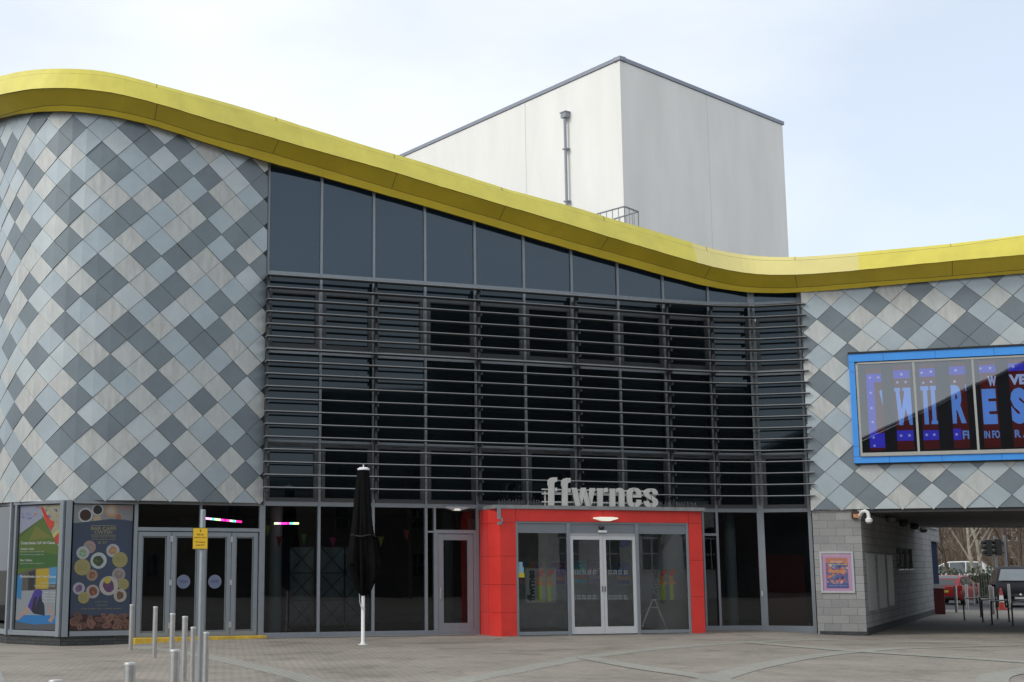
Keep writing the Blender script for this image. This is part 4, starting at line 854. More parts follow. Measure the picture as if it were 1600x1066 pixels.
for (x, y, r, a, b) in FOOD:
    p_.disc(*c3(x, y), r/335, a, 18)
    if b:
        rr = random.Random(x); p_.poly([(c3(x, y)[0]+r*.66/335*(.75+rr.random()*.4)*cos(t*pi/5), c3(x, y)[1]+r*.66/723*(.75+rr.random()*.4)*sin(t*pi/5)) for t in range(10)], b)
        for q in range(4): p_.disc(c3(x, y)[0]+rr.uniform(-.3, .3)*r/335, c3(x, y)[1]+rr.uniform(-.3, .3)*r/723, r*.16/335, tuple(min(1, c*rr.uniform(.6, 2.2)) for c in b), 7)
    else:
        for q in (-12, 0, 12): p_.text("oeno ane", *c3(x-r*.55, y+q-2), *c3(x+r*.55, y+q+2.5), (.12, .11, .06))
p_.disc(*c3(600, 503), 20/335, (.52, .42, .08), 9)
for y, a, b in ((622, 530, 602), (642, 540, 595), (662, 452, 676)): p_.text("nnne eoaan unn : nneoi anneu", *c3(a, y), *c3(b, y+7), GOLD)
p_.poly([c3(391, 712), c3(450, 696), c3(520, 705), c3(600, 700), c3(680, 716), c3(726, 712), c3(722, 788), c3(388, 788)], (.045, .02, .018))
rr = random.Random(5)
for k in range(30):
    x, y = 395+rr.random()*320, 706+rr.random()*76; a = rr.uniform(16, 32); th = rr.random()*pi; c = rr.uniform(.7, 1.5)
    cx, cy = c3(x, y); pts = [(cx+(a*cos(t*pi/6)*cos(th)-a*.62*sin(t*pi/6)*sin(th))/335, cy+(a*cos(t*pi/6)*sin(th)+a*.62*sin(t*pi/6)*cos(th))/723) for t in range(12)]
    p_.poly(pts, (.17*c, .085*c, .065*c)); p_.poly([(cx-a*.7*cos(th)/335, cy-a*.7*sin(th)/723), (cx+2.5*sin(th)/335, cy-2.5*cos(th)/723), (cx+a*.7*cos(th)/335, cy+a*.7*sin(th)/723), (cx-2.5*sin(th)/335, cy+2.5*cos(th)/723)], (.03, .014, .012))
tag(p_.build('window_poster'), 'navy cafe poster with coffee cups, plates of food and coffee beans on the window', 'poster', 'posters on the shop windows')
# class poster
P1 = LP[1]; ua, ub = gl(P1, 27.5, 900)+.01, P1.L-.17; p_ = Print(P1, ua, ub, .27, 3.36, .012); p_.dim = .68
def c1(x, y): return ((x-(107-22*(y-58)/724))/242, (y-58)/724)
p_.rect(0, 0, 1, 1, (.07, .12, .03))
p_.poly([c1(100, 250), c1(240, 135), c1(330, 300), c1(335, 440), c1(92, 470)], (.10, .16, .035)); p_.poly([c1(200, 180), c1(300, 250), c1(160, 265)], (.17, .18, .04)); p_.poly([c1(92, 340), c1(220, 330), c1(330, 350), c1(330, 420), c1(92, 430)], (.05, .13, .035))
p_.poly([c1(107, 58), c1(104, 225), c1(240, 132), c1(235, 58)], (.30, .32, .42))
p_.poly([c1(225, 70), c1(240, 120), c1(338, 312), c1(345, 250), c1(350, 58), c1(236, 58)], (.36, .34, .24))
rr = random.Random(9); PAL = [(.20, .30, .48), (.45, .12, .10), (.24, .16, .42), (.25, .38, .26), (.52, .50, .42), (.16, .14, .35), (.42, .30, .2)]
for k in range(26):
    x, y = 112+rr.random()*110, 64+rr.random()*120
    if y > 225-(x-104)*.62: continue
    p_.poly([c1(x+rr.uniform(-14, 14), y+rr.uniform(-9, 9)) for _ in range(4)], rr.choice(PAL))
for k in range(26):
    x = 250+rr.random()*90; y = 64+rr.random()*150
    if y > 60+(x-220)*1.9: continue
    p_.poly([c1(x+rr.uniform(-16, 16), y+rr.uniform(-12, 12)) for _ in range(4)], rr.choice(PAL))
p_.poly([c1(228, 72), c1(240, 70), c1(300, 170), c1(292, 215)], (.55, .03, .02)); p_.poly([c1(245, 120), c1(310, 160), c1(305, 190), c1(275, 190)], (.58, .06, .03)); p_.poly([c1(310, 255), c1(345, 215), c1(343, 290), c1(325, 285)], (.55, .05, .03)); p_.poly([c1(300, 235), c1(340, 200), c1(345, 215), c1(306, 252)], (.5, .48, .14))
WT = (.55, .58, .55)
p_.text("Dosbarthiadau Celf / Art Classes", *c1(115, 271), *c1(316, 288), WT, .02); p_.text("Oedolion / Adults", *c1(112, 308), *c1(192, 320), WT, .02)
for y in (327, 344): p_.text("Nos Fercher / Every Tuesday 6.30", *c1(112, y), *c1(250, y+9), WT)
p_.text("Plant / Children", *c1(110, 374), *c1(182, 387), WT, .02); p_.text("Nos Fercher / Every Tuesday 4.15", *c1(110, 396), *c1(248, 405), WT)
p_.poly([c1(97, 462), c1(130, 450), c1(200, 428), c1(330, 420), c1(325, 600), c1(90, 600)], (.10, .09, .08))
p_.poly([c1(207, 432), c1(284, 427), c1(280, 545), c1(205, 548)], (.42, .30, .03)); p_.poly([c1(162, 452), c1(200, 440), c1(198, 560), c1(160, 570)], (.03, .03, .035)); p_.poly([c1(285, 424), c1(330, 420), c1(326, 520), c1(282, 520)], (.08, .26, .48))
p_.poly([c1(95, 560), c1(325, 550), c1(318, 720), c1(88, 730)], (.27, .30, .34)); p_.poly([c1(96, 470), c1(127, 462), c1(120, 612), c1(92, 600)], (.04, .20, .42))
p_.poly([c1(87, 740), c1(130, 700), c1(324, 696), c1(324, 742), c1(200, 752)], (.03, .19, .48)); p_.poly([c1(86, 742), c1(200, 752), c1(324, 742), c1(324, 785), c1(85, 785)], (.10, .105, .12))
p_.poly([c1(92, 728), c1(165, 640), c1(188, 655), c1(104, 730)], (.40, .27, .21)); p_.poly([c1(160, 650), c1(196, 560), c1(222, 545), c1(246, 560), c1(240, 620), c1(205, 660), c1(180, 672)], (.06, .045, .26))
p_.poly([c1(232, 580), c1(258, 640), c1(262, 700), c1(195, 690), c1(180, 672), c1(205, 655)], (.02, .025, .045)); p_.poly([c1(272, 640), c1(284, 636), c1(318, 705), c1(300, 738), c1(278, 728), c1(298, 705)], (.38, .27, .22)); p_.poly([c1(196, 600), c1(214, 590), c1(200, 668), c1(184, 668)], (.03, .02, .02))
p_.text("Dosbarthiadau Ioga / Yoga Classes", *c1(112, 468), *c1(322, 486), WT, .02)
for y, a in ((508, 238), (525, 196), (562, 250), (579, 246), (596, 254), (612, 246)): p_.text("Nos Iau / Every Thursday" if a < 245 else "Plant / Kids", *c1(a, y), *c1(320, y+10), WT)
tag(p_.build('window_poster'), 'tall green art class poster with a yoga figure on a blue mat', 'poster', 'posters on the shop windows')
# ------------------------------------------------------------------ framed poster on the pier
a, zt_ = RP.uz(1280, 862, .06); b, _ = RP.uz(1332.5, 862, .06); zb_ = RP.uz(1284, 926.5, .06)[1]
t = thing('framed_poster', 'silver framed pink and orange show poster hung on the grey block pier', 'poster', RP.p(a, zb_, .05))
MB().wframe(RP, a, b, zb_, zt_, .055, .052, .085).wbox(RP, a+.055, b-.055, zb_+.055, zt_-.055, .052, .058).build('frame', [M_silver], t)
p_ = Print(RP, a+.055, b-.055, zb_+.055, zt_-.055, .060)
p_.rect(0, 0, 1, 1, (.42, .25, .38)); p_.rect(.13, .12, .87, .92, (.10, .11, .26)); p_.rect(.13, .12, .87, .26, (.42, .17, .10)); p_.rect(.0, 0, 1, .06, (.5, .3, .42))
p_.text("nneu oa enneu mna", .05, .02, .6, .055, (.6, .55, .6)); p_.text("SIOE / SHOW", .3, .2, .7, .245, (.6, .5, .45), .02)
rr = random.Random(2)
for k in range(60): x, y = rr.uniform(.16, .84), rr.uniform(.27, .78); p_.disc(x, y, rr.uniform(.02, .07), rr.choice([(.45, .2, .1), (.10, .14, .34), (.5, .35, .3), (.06, .05, .12), (.4, .12, .12), (.16, .2, .36)]), 7)
for k, (y, c) in enumerate(((.29, (.5, .45, .15)), (.44, (.55, .22, .08)), (.47, (.55, .22, .08)))): p_.rect(.18, y, .82, y+.012, c)
p_.text("dance", .2, .42, .8, .52, (.58, .25, .10), .03); p_.rect(.13, .80, .87, .92, (.07, .09, .24)); p_.text("nneomu nnea", .33, .785, .64, .815, (.6, .3, .3)); p_.text("noen aneu nno aen", .2, .85, .8, .87, (.4, .4, .5))
p_.build('print', t)
# ------------------------------------------------------------------ video display in its blue box
M_bx = mat('blue_coated_metal', (.055, .30, .80), .42, 0, .04, 1.5)
M_alu = mat('pale_aluminium', (.40, .40, .38), .45, .3, .06, 10)
G_disp = thin_glass('display_glass', (.80, .83, .86), 2.5, .02)
t = thing('display_screen', 'wide blue box on the diamond wall with a video display of red and blue lettering', 'display screen', RP.p(1.19, 4.76, .1))
bu0, bu1, bz0, bz1 = 1.19, 8.35, 4.76, 7.95; iu0, iz0, iz1 = 1.375, 4.98, 7.68; iu1 = 8.16
M = MB(); g = .004
def bxp(u0, u1, z0, z1): M.wbox(RP, u0+g, u1-g, z0+g, z1-g, .10, .30)
for u_a, u_b in ((bu0, 2.15), (2.15, 3.55), (3.55, 5.1), (5.1, 6.7), (6.7, bu1)): bxp(u_a, u_b, iz1+.03, bz1); bxp(u_a, u_b, bz0, iz0-.03)
for z_a, z_b in ((iz0-.03, 5.25), (5.25, 7.42), (7.42, iz1+.03)): bxp(bu0, iu0-.02, z_a, z_b); bxp(iu1+.02, bu1, z_a, z_b)
M.build('case', [M_bx], t)
MB().wbox(RP, bu0-.01, bu1, bz1+.002, bz1+.05, .05, .33).build('flashing', [M_black], t)
MB().wbox(RP, bu0+.02, bu1-.02, bz0+.02, bz1-.02, .05, .10).wbox(RP, bu0+.05, bu1-.05, bz0-.035, bz0-.002, .02, .22).build('backing', [M_joint], t)
M = MB(); M.wbox(RP, iu0, iu1, iz1-.05, iz1, .16, .31).wbox(RP, iu0, iu1, iz0-.02, iz0+.075, .16, .33).wbox(RP, iu0, iu1, iz0-.03, iz0-.022, .16, .34).wbox(RP, iu0, iu0+.06, iz0, iz1, .16, .31).wbox(RP, iu1-.06, iu1, iz0, iz1, .16, .31)
mul = [iu0]+[RP.uz(x, 640, .28)[0] for x in (1431.5, 1524.5)]; mul += [mul[2]+(mul[2]-mul[1])*k for k in (1, 2)]
for u in mul[1:]: M.wbox(RP, u-.03, u+.03, iz0, iz1, .16, .305)
M.build('window_frame', [M_alu], t)
MB().wquad(RP, iu0+.05, iu1-.05, iz0+.05, iz1-.04, .27).build('pane', [G_disp], t)
MB().wquad(RP, iu0, iu1, iz0, iz1, .19).build('screen_back', [M_black], t)
E_R, E_B, E_L, E_W = [mat(n_, c_, .5, 0, 0, emit=c_, es=s_) for n_, c_, s_ in (('led_red', (.24, .018, .014), .12), ('led_blue', (.055, .05, .62), .38), ('led_light_blue', (.13, .30, .70), .5), ('led_pale', (.40, .52, .8), .45))]
def upx(x): return RP.uz(x, 640, .20)[0]
def zpx(y): return RP.uz(1450, y, .12)[1]
def strip(x0, x1, z0, z1, parts):
    M = MB(); a, b = upx(x0), upx(x1); M.wbox(RP, a, b, z0, z1, .192, .20, 0); fn = [0]
    def inner(f): return a+(b-a)*f
    for kind, *v in parts:
        fn[0] += 1; o = .2005+.0006*fn[0]
        if kind == 'r': M.wquad(RP, inner(v[0]), inner(v[2]), v[3], v[1], o, v[4])
        elif kind == 's': M.face(star(RP, inner(v[0]), v[1], v[2], o), 3)
        elif kind == 't': text_into(M, RP, v[0], inner(v[1]), inner(v[3]), v[4], v[2], o, v[5], v[6] if len(v) > 6 else .03)
        elif kind == 'p': M.face([RP.p(inner(x), y, o) for x, y in v[0]], v[1])
    M.build('display_strip', [E_R, E_B, E_L, E_W], t)
zt0, zb0 = 7.58, 5.12
L0, L1 = 5.83, 6.93
strip(1356, 1380, zb0, zt0-.06, [('r', 0, 7.35, 1, 7.10, 1), ('r', 0, 7.35, .5, 5.2, 1), ('r', 0, 5.62, 1, 5.2, 1), ('s', .25, 7.24, .05), ('s', .8, 7.24, .05), ('s', .25, 6.8, .05), ('s', .25, 6.35, .05), ('s', .27, 5.95, .05), ('s', .27, 5.5, .05), ('s', .3, 5.26, .05), ('p', [(.8, L1-.1), (1, 6.4), (1, L1-.05)], 2)])
strip(1399, 1425, zb0, zt0, [('r', 0, 7.42, 1, 7.18, 1), ('s', .5, 7.3, .06), ('s', .22, 6.95+.12, .05), ('s', .72, 6.95+.12, .05), ('p', [(0, L1-.02), (0, L1-.12), (.08, L1-.12), (.18, L0), (.42, L0), (.62, L0+.5), (.82, L0), (1, L0), (.98, L1-.02), (.5, L1-.02), (.5, L1-.12), (.6, L1-.12), (.40, L0+.45), (.30, L1-.12), (.36, L1-.12), (.36, L1-.02)][::-1], 2), ('r', 0, 5.68, 1, 5.38, 1), ('s', .25, 5.53, .055), ('s', .75, 5.53, .055)])
strip(1440, 1464.5, zb0, zt0, [('r', 0, 7.44, 1, 7.2, 1), ('s', .15, 7.32, .055), ('s', .75, 7.34, .055), ('s', .22, 7.03, .05), ('s', .72, 7.05, .05), ('r', .0, L1, .52, L1-.12, 2), ('r', .14, L1-.12, .42, L0, 2), ('r', .62, L1, 1, L1-.12, 2), ('r', .66, L1-.12, .92, L0, 2), ('r', .58, L0+.1, 1, L0, 2), ('r', 0, 5.66, 1, 5.38, 1), ('s', .22, 5.53, .055), ('s', .7, 5.53, .055)])
strip(1487, 1512, zb0, zt0, [('r', 0, 7.46, 1, 7.22, 1), ('s', .42, 7.35, .055), ('s', .3, 7.03, .055), ('t', 'R', .02, L1, .88, L0, 2, .05), ('r', .93, L1, 1, L1-.18, 2), ('r', 0, 5.68, .5, 5.36, 1), ('s', .2, 5.52, .055), ('t', 'FI', .58, 5.62, .98, 5.38, 2, .03)])
strip(1534, 1560, zb0, zt0, [('r', 0, 7.46, 1, 7.24, 1), ('s', .1, 7.37, .05), ('s', .68, 7.37, .055), ('t', 'W', .48, 7.14, 1.0, 6.85, 3, .06), ('t', 'E', .06, 6.78, .92, 5.78, 2, .07), ('t', 'IN FO', .04, 5.60, .98, 5.38, 2, .03)])
strip(1580, 1607, zb0, zt0, [('r', 0, 7.48, 1, 7.26, 1), ('s', .3, 7.38, .055), ('t', 'VE', 0, 7.16, 1, 6.87, 3, .05), ('t', 'S', 0, 6.78, .95, 5.76, 2, .07), ('t', 'R A', .1, 5.6, 1, 5.38, 2, .03)])
for k, ch_ in enumerate(('T', 'L', 'E')): strip(1627+k*46, 1653+k*46, zb0, zt0, [('r', 0, 7.48, 1, 7.26, 1), ('s', .4, 7.38, .055), ('t', ch_, .05, 6.78, .95, 5.76, 2, .07)])
# ------------------------------------------------------------------ letters standing on the porch
t = thing('building_sign', 'large grey stencil letters reading ffwrnes standing on the red porch', 'sign', PP.p(1.34, ZP+.1, -.1))
k_ = 1/5.923
def SP(x, y): u, z = PP.uz(880+x*k_, 680+y*k_, -.02); return u, z
def arc(cx, cy, rx, ry, a0, a1, n=7): return [(cx+rx*cos(RD(a0+(a1-a0)*i/n)), cy-ry*sin(RD(a0+(a1-a0)*i/n))) for i in range(n+1)]
def fpoly(dx, dy): return [[(x+dx, y+dy) for x, y in [(1290, 532), (1340, 532), (1340, 335), (1344, 320), (1352, 314), (1367, 313), (1367, 273), (1330, 272), (1308, 278), (1292, 290), (1284, 306), (1282, 340), (1290, 360)]], [(x+dx, y+dy) for x, y in [(1345, 368), (1366, 368), (1366, 402), (1345, 402)]]]
off = (-1421.5, 118.5)
LET = [fpoly(off[0], off[1]), fpoly(off[0]+124, off[1]+6),
 [[(78, 487), (127, 487), (163, 655), (118, 655)], [(170, 487), (214, 487), (170, 648), (150, 572)], [(190, 585), (212, 503), (256, 658), (213, 658)], [(250, 490), (297, 490), (262, 655), (238, 578)]],
 [[(318, 492), (368, 492), (368, 665), (320, 665)], [(374, 500), (388, 490), (414, 488), (414, 530), (390, 526), (374, 542)]],
 [[(432, 495), (482, 495), (484, 667), (434, 667)], [(488, 502), (505, 492), (525, 488), (548, 493), (562, 508), (567, 530), (568, 667), (519, 667), (518, 545), (512, 530), (500, 527), (488, 537)]],
 [[(653, 487), (625, 491), (606, 506), (595, 530), (592, 575), (596, 625), (608, 650), (628, 664), (655, 668), (655, 634), (645, 628), (640, 605), (640, 545), (645, 527), (653, 521)], [(660, 487), (690, 491), (712, 505), (722, 528), (725, 578), (646, 578), (646, 556), (680, 556), (680, 537), (674, 525), (660, 520)], [(662, 668), (695, 663), (715, 648), (724, 625), (725, 600), (682, 597), (681, 618), (674, 630), (662, 634)]],
 [[(812, 493), (785, 496), (762, 508), (750, 530), (752, 555), (768, 573), (812, 600), (812, 560), (798, 550), (794, 538), (800, 528), (812, 524)], [(820, 493), (850, 498), (868, 512), (876, 530), (877, 550), (834, 550), (832, 532), (820, 525)], [(820, 562), (850, 578), (872, 596), (880, 618), (876, 645), (855, 664), (820, 671), (820, 640), (832, 634), (834, 618), (820, 603)], [(812, 671), (780, 667), (760, 652), (751, 630), (750, 610), (796, 610), (798, 630), (812, 640)]]]
M_let = mat('letter_grey_metal', (.56, .55, .53), .5, .15, .07, 3)
for polys in LET:
    M = MB()
    for poly in polys:
        pp = [SP(*p) for p in poly]
        a = sum(pp[i][0]*pp[(i+1) % len(pp)][1]-pp[(i+1) % len(pp)][0]*pp[i][1] for i in range(len(pp)))
        if a < 0: pp = pp[::-1]
        M.prism(pp, lambda x, y: PP.p(x, y, -.02), lambda x, y: PP.p(x, y, -.075))
    M.build('letter', [M_let], t)
M = MB()
for y in (385+off[1], 430+off[1]-4, 500+off[1]):
    M.wbox(PP, SP(-183, y)[0], SP(870, y)[0], SP(0, y)[1]-.018, SP(0, y)[1]+.018, -.13, -.09)
for x in (-150, 150, 450, 800): u, z = SP(x, 620); M.wbox(PP, u-.02, u+.02, ZP+.05, z+.30, -.15, -.13)
M.build('mounting_rail', [M_let], t)
# ------------------------------------------------------------------ stickers and things in the lobby
def rot_text(M, P, s, u0, u1, z0, z1, o, m):
    """lettering that runs upwards"""
    class Q: pass
    q = Q(); q.p = lambda a, b, o_: P.p(u1-(b-0)*(u1-u0), z0+a*(z1-z0), o_)
    text_into(M, q, s, 0, 1, 0, 1, o, m, .04)
DK, GRN, ORG_, RDK, PAL_ = mat('sticker_dark', (.03, .035, .04), .5, 0, 0), mat('sticker_green', (.42, .55, .05), .5, 0, 0), mat('sticker_orange', (.62, .30, .08), .5, 0, 0), mat('sticker_red', (.55, .10, .06), .5, 0, 0), mat('sticker_pale', (.34, .38, .38), .5, 0, 0)
def fshape(M, P, u, z, w, h, o, m0, m1, m2):
    k = .1*w
    M.face([P.p(u+.15*w, z, o), P.p(u+.62*w, z, o), P.p(u+.62*w, z+.5*h, o), P.p(u+.15*w, z+.5*h, o)], m0)
    M.face([P.p(u+.15*w, z+.5*h, o), P.p(u+.62*w, z+.5*h, o), P.p(u+.62*w, z+.78*h, o), P.p(u+.15*w, z+.78*h, o)], m1)
    M.face([P.p(u+.15*w, z+.78*h, o), P.p(u+.62*w, z+.78*h, o), P.p(u+.68*w, z+.85*h, o), P.p(u+1.0*w, z+.86*h, o), P.p(u+1.0*w, z+h, o), P.p(u+.55*w, z+h, o), P.p(u+.28*w, z+.94*h, o), P.p(u+.17*w, z+.86*h, o)], m2)
    M.face([P.p(u, z+.5*h, o+.001), P.p(u+.95*w, z+.5*h, o+.001), P.p(u+.95*w, z+.6*h, o+.001), P.p(u, z+.6*h, o+.001)], m1)
def logo(x0, x1, xm, y0, y1, lab, bgd):
    a, z1_ = PP.uz(x0, y0, -.08); b, z0_ = PP.uz(x1, y1, -.08); m_ = PP.uz(xm, y0, -.08)[0]; M = MB(); h = z1_-z0_
    if bgd: M.wquad(PP, a-.02, m_-.02, z0_-.03, z1_+.03, -.088, 4); M.wquad(PP, m_-.01, (m_+b)/2+.01, z0_-.03, z1_+.02, -.0895, 4); M.wquad(PP, (m_+b)/2+.03, b+.03, z0_-.03, z1_+.02, -.0895, 4)
    rot_text(M, PP, "ffwrnes", a+.02, m_-.05, z0_+.02, z1_-.02, -.084, 0)
    w = (b-m_)/2; fshape(M, PP, m_, z0_, w*.9, h, -.084, 1, 2, 3); fshape(M, PP, m_+w, z0_, w*.9, h, -.0835, 1, 2, 3)
    tag(M.build('glass_sticker', [DK, GRN, ORG_, RDK, PAL_]), lab, 'window sticker', 'logo stickers on the entrance glass')
logo(822, 868, 838, 890, 940, 'green and red double f logo sticker on the left entrance pane', True)
logo(1015, 1059, 1030, 890, 937, 'green and orange double f logo sticker on the right entrance pane', False)
M = MB()
for y in (895, 934):
    for x in (897, 904.5, 912.5, 921, 929, 953, 961, 969, 977.5): 
        u, z = PP.uz(x, y, -.055); M.wquad(PP, u-.045, u-.03, z-.06, z+.06, -.055).wquad(PP, u+.03, u+.045, z-.06, z+.06, -.055).wquad(PP, u-.03, u+.03, z+.045, z+.06, -.055).wquad(PP, u-.02, u+.02, z-.03, z-.015, -.055)
tag(M.build('door_marking', [mat('etched_marking', (.30, .32, .33), .6, 0, 0)]), 'two rows of small pale squares marked across the sliding doors', 'door markings')
u, z = PP.uz(814, 893, -.05); M = MB(); M.wquad(PP, u-.10, u+.10, z-.16, z-.04, -.05, 0).wquad(PP, u-.10, u+.08, z-.04, z+.12, -.05, 1).wquad(PP, u-.06, u+.05, z+.12, z+.25, -.05, 1)
tag(M.build('notice', [mat('notice_yellow', (.55, .45, .03), .5, 0, 0), mat('notice_blue', (.22, .42, .52), .5, 0, .2, 30)]), 'small yellow and pale blue notice stuck low on the left entrance pane', 'notice')
u, z = PP.uz(976, 846, -.06); tag(MB().face(disc(PP, u, z, .16, -.058)).build('round_sticker', [mat('sticker_navy', (.02, .03, .07), .5, 0, 0)]), 'round navy sticker at the top of the right sliding door', 'window sticker')
rr = random.Random(4)
for k, (x0, x1, ya, yb, c1_, c2_, lab) in enumerate(((812, 853, 878, 912, (.30, .14, .12), (.12, .10, .28), 'wide red and violet poster at the left of the lobby wall'), (860, 884, 878, 915, (.12, .06, .22), (.35, .08, .08), 'dark purple poster beside the left entrance post'), (897, 917, 876, 912, (.05, .28, .42), (.42, .10, .06), 'blue and yellow poster behind the left sliding door'), (920, 940, 878, 912, (.22, .16, .30), (.3, .28, .35), 'lilac poster just left of where the doors meet'), (962, 985, 878, 914, (.04, .10, .26), (.40, .20, .12), 'navy and orange poster behind the right sliding door'), (1000, 1022, 880, 916, (.03, .04, .07), (.25, .06, .06), 'dark poster behind the right entrance post'))):
    a, z1_ = LB.uz(x0, ya, .02); b, z0_ = LB.uz(x1, yb, .02); p_ = Print(LB, a, b, z0_, z1_, .02); p_.rect(0, 0, 1, 1, (.42, .42, .42)); c1_, c2_ = tuple(min(.8, c*1.8) for c in c1_), tuple(min(.8, c*1.8) for c in c2_); p_.rect(.05, .04, .95, .96, c1_); p_.rect(.05, .62, .95, .80, c2_); p_.rect(.1, .30, .9, .46, tuple(min(1, c*2.2) for c in c1_))
    for q in range(8): p_.disc(rr.uniform(.2, .8), rr.uniform(.12, .6), rr.uniform(.05, .14), rr.choice([c2_, (.4, .32, .08), (.1, .25, .4), (.4, .4, .42)]), 8)
    p_.text("neaun", .15, .66, .85, .76, (.5, .5, .5)); tag(p_.build('lobby_poster'), lab, 'poster', 'posters on the lobby wall')
# easel
Eo = PP.p(3.9, .05, -.9); t = thing('a_frame_stand', 'folding pale metal A-frame stand inside the right entrance pane', 'stand', (Eo[0], Eo[1], .05))
def ip(px, py, o): u, z = PP.uz(px, py, o); return PP.p(u, z, o)
for (a, b) in (((1019, 938, -.9), (1003, 980, -.75)), ((1023, 938, -.9), (1043, 986, -.75))): MB().tube([ip(*a), ip(*b)], .022, 6).build('leg', [M_white], t)
for (a, b) in (((1019, 938, -.95), (988, 975, -1.4)), ((1024, 938, -.95), (1029, 980, -1.4))): MB().tube([ip(*a), ip(*b)], .015, 6).build('leg', [M_silver], t)
MB().tube([ip(1013, 949.5, -.86), ip(1028, 949.5, -.86)], .014, 6).tube([ip(1018, 938, -.9), ip(1024, 938, -.9)], .025, 6).build('crossbar', [M_white], t)
# light strips, bunting
def led(P, x0, y0, x1, y1, cols, o, label):
    (a, za), (b, zb) = P.uz(x0, y0, o), P.uz(x1, y1, o); M = MB(); n = len(cols)
    for k in range(n):
        f0, f1 = k/n, (k+1)/n; za_, zb_2 = za+(zb-za)*f0, za+(zb-za)*f1; ua_, ub_ = a+(b-a)*f0, a+(b-a)*f1
        M.hexa([P.p(ua_, za_-.026, o), P.p(ub_, zb_2-.026, o), P.p(ub_, zb_2-.026, o-.05), P.p(ua_, za_-.026, o-.05)], [P.p(ua_, za_+.026, o), P.p(ub_, zb_2+.026, o), P.p(ub_, zb_2+.026, o-.05), P.p(ua_, za_+.026, o-.05)], cols[k])
    mats = [mat('led_'+nm, c, .5, 0, 0, emit=c, es=2.6) for nm, c in (('magenta', (1, .05, .5)), ('pink', (1, .45, .8)), ('cyan', (.1, .8, .75)), ('lime', (.8, .9, .4)), ('rose', (.9, .02, .25)))]
    return tag(M.build('light_strip', mats), label, 'light strip', 'lit strips in the cafe windows')
led(A0, 321, 810, 378, 815.5, [1, 1, 2, 3, 3, 0, 4, 0, 3, 2, 4, 4], -.5, 'long pink, yellow and green lit strip above the folding doors')
led(BAY[0], 429, 818, 467, 818, [3, 1, 0, 0, 4, 2, 3, 3], -.5, 'short magenta and lime lit strip in the first tall window')
t = thing('bunting', 'faint string of coloured pennants hanging inside the tall front windows', 'bunting', BAY[1].p(0, 2.9, -.4))
for (x, y, c) in ((418, 829, (.35, .38, .03)), (436, 846, (.30, .02, .02)), (475, 842, (.08, .32, .03)), (520, 848, (.5, .02, .16)), (595, 846, (.32, .36, .02)), (635, 836, (.40, .05, .03))):
    P = BAY[0] if x < 496 else (BAY[1] if x < 582 else BAY[2]); u, z = P.uz(x, y, -.4)
    MB().prism([(u-.09, z+.13), (u, z-.17), (u+.09, z+.13)], lambda a, b: P.p(a, b, -.395), lambda a, b: P.p(a, b, -.40)).build('pennant', [mat('pennant_%d' % x, tuple(q*.5 for q in c), .8, 0, 0)], t)
# pop-up display frames seen dimly through the tall windows
M_cl = mat('display_cloth', (.12, .15, .155), .9, 0, .5, 1.1)
for i, (x0, x1, lab) in enumerate(((452, 492, 'dim pale display board on a dark lattice behind the first tall window'), (500, 578, 'wide dim display board on a dark lattice behind the second tall window'))):
    P = BAY[i]; u0_, u1_x = P.uz(x0, 900, -.9)[0], P.uz(x1, 900, -.9)[0]
    t = thing('display_stand', lab, 'display stand', P.p(u0_, .04, -.9), 'display stands behind the tall windows')
    MB().wbox(P, u0_, u1_x, .25, 2.35, -1.0, -.97).build('cloth', [M_cl], t); M = MB(); n_ = 1 if x1-x0 < 60 else 2; w_ = (u1_x-u0_)/n_
    for a in range(n_):
        for b in range(3):
            c0, c1 = u0_+a*w_, u0_+(a+1)*w_; d0, d1 = .2+b*.73, .2+(b+1)*.73
            M.tube([P.p(c0, d0, -.93), P.p(c1, d1, -.93)], .012, 5).tube([P.p(c0, d1, -.93), P.p(c1, d0, -.93)], .012, 5).tube([P.p(c0, d0, -.93), P.p(c1, d0, -.93)], .010, 5)
        M.tube([P.p(u0_+a*w_, .04, -.92), P.p(u0_+a*w_, 2.4, -.92)], .018, 5)
    M.tube([P.p(u1_x, .04, -.92), P.p(u1_x, 2.4, -.92)], .018, 5); M.build('lattice', [M_black], t)
# ------------------------------------------------------------------ floodlight and camera at the corner
u, z = RP.uz(1336.5, 804.5, .12)
t = thing('floodlight', 'small rusty floodlight fixed high on the block pier corner', 'floodlight', RP.p(u, z, .05))
MB().wbox(RP, u-.11, u+.11, z-.10, z+.11, .07, .16).wbox(RP, u-.03, u+.03, z-.03, z+.03, .05, .07).build('housing', [mat('dark_rusty_housing', (.05, .025, .018), .5, .1, .4, 12)], t, bevel=.01)
MB().wbox(RP, u-.06, u+.10, z-.085, z+.02, .161, .166).build('lens', [mat('amber_lens', (.55, .26, .12), .25, 0, .5, 18)], t)
c0_ = RP.p(RP.uz(1345, 808, .08)[0], RP.uz(1345, 808, .08)[1], .08)
t = thing('security_camera', 'white swan-neck security camera with a dome head at the passage corner', 'security camera', c0_)
def cp(px, py, o=.35): u, z = RP.uz(px, py, o); return RP.p(u, z, o)
MB().tube([cp(1343, 807, .1), cp(1345, 803, .2), cp(1348, 799.5, .28), cp(1352, 798.5), cp(1355.5, 800.5), cp(1357, 805), cp(1357.5, 810)], .05, 10).wbox(RP, RP.uz(1343, 807, .1)[0]-.05, RP.uz(1343, 807, .1)[0]+.03, z-.12, z+.12, .05, .12).build('arm', [M_white], t, smooth=True)
hc = cp(1357.7, 813.5); MB().lathe(hc, [(.05, .08), (.095, .045), (.10, .0), (.09, -.045)], 18).build('housing', [M_white], t, smooth=True)
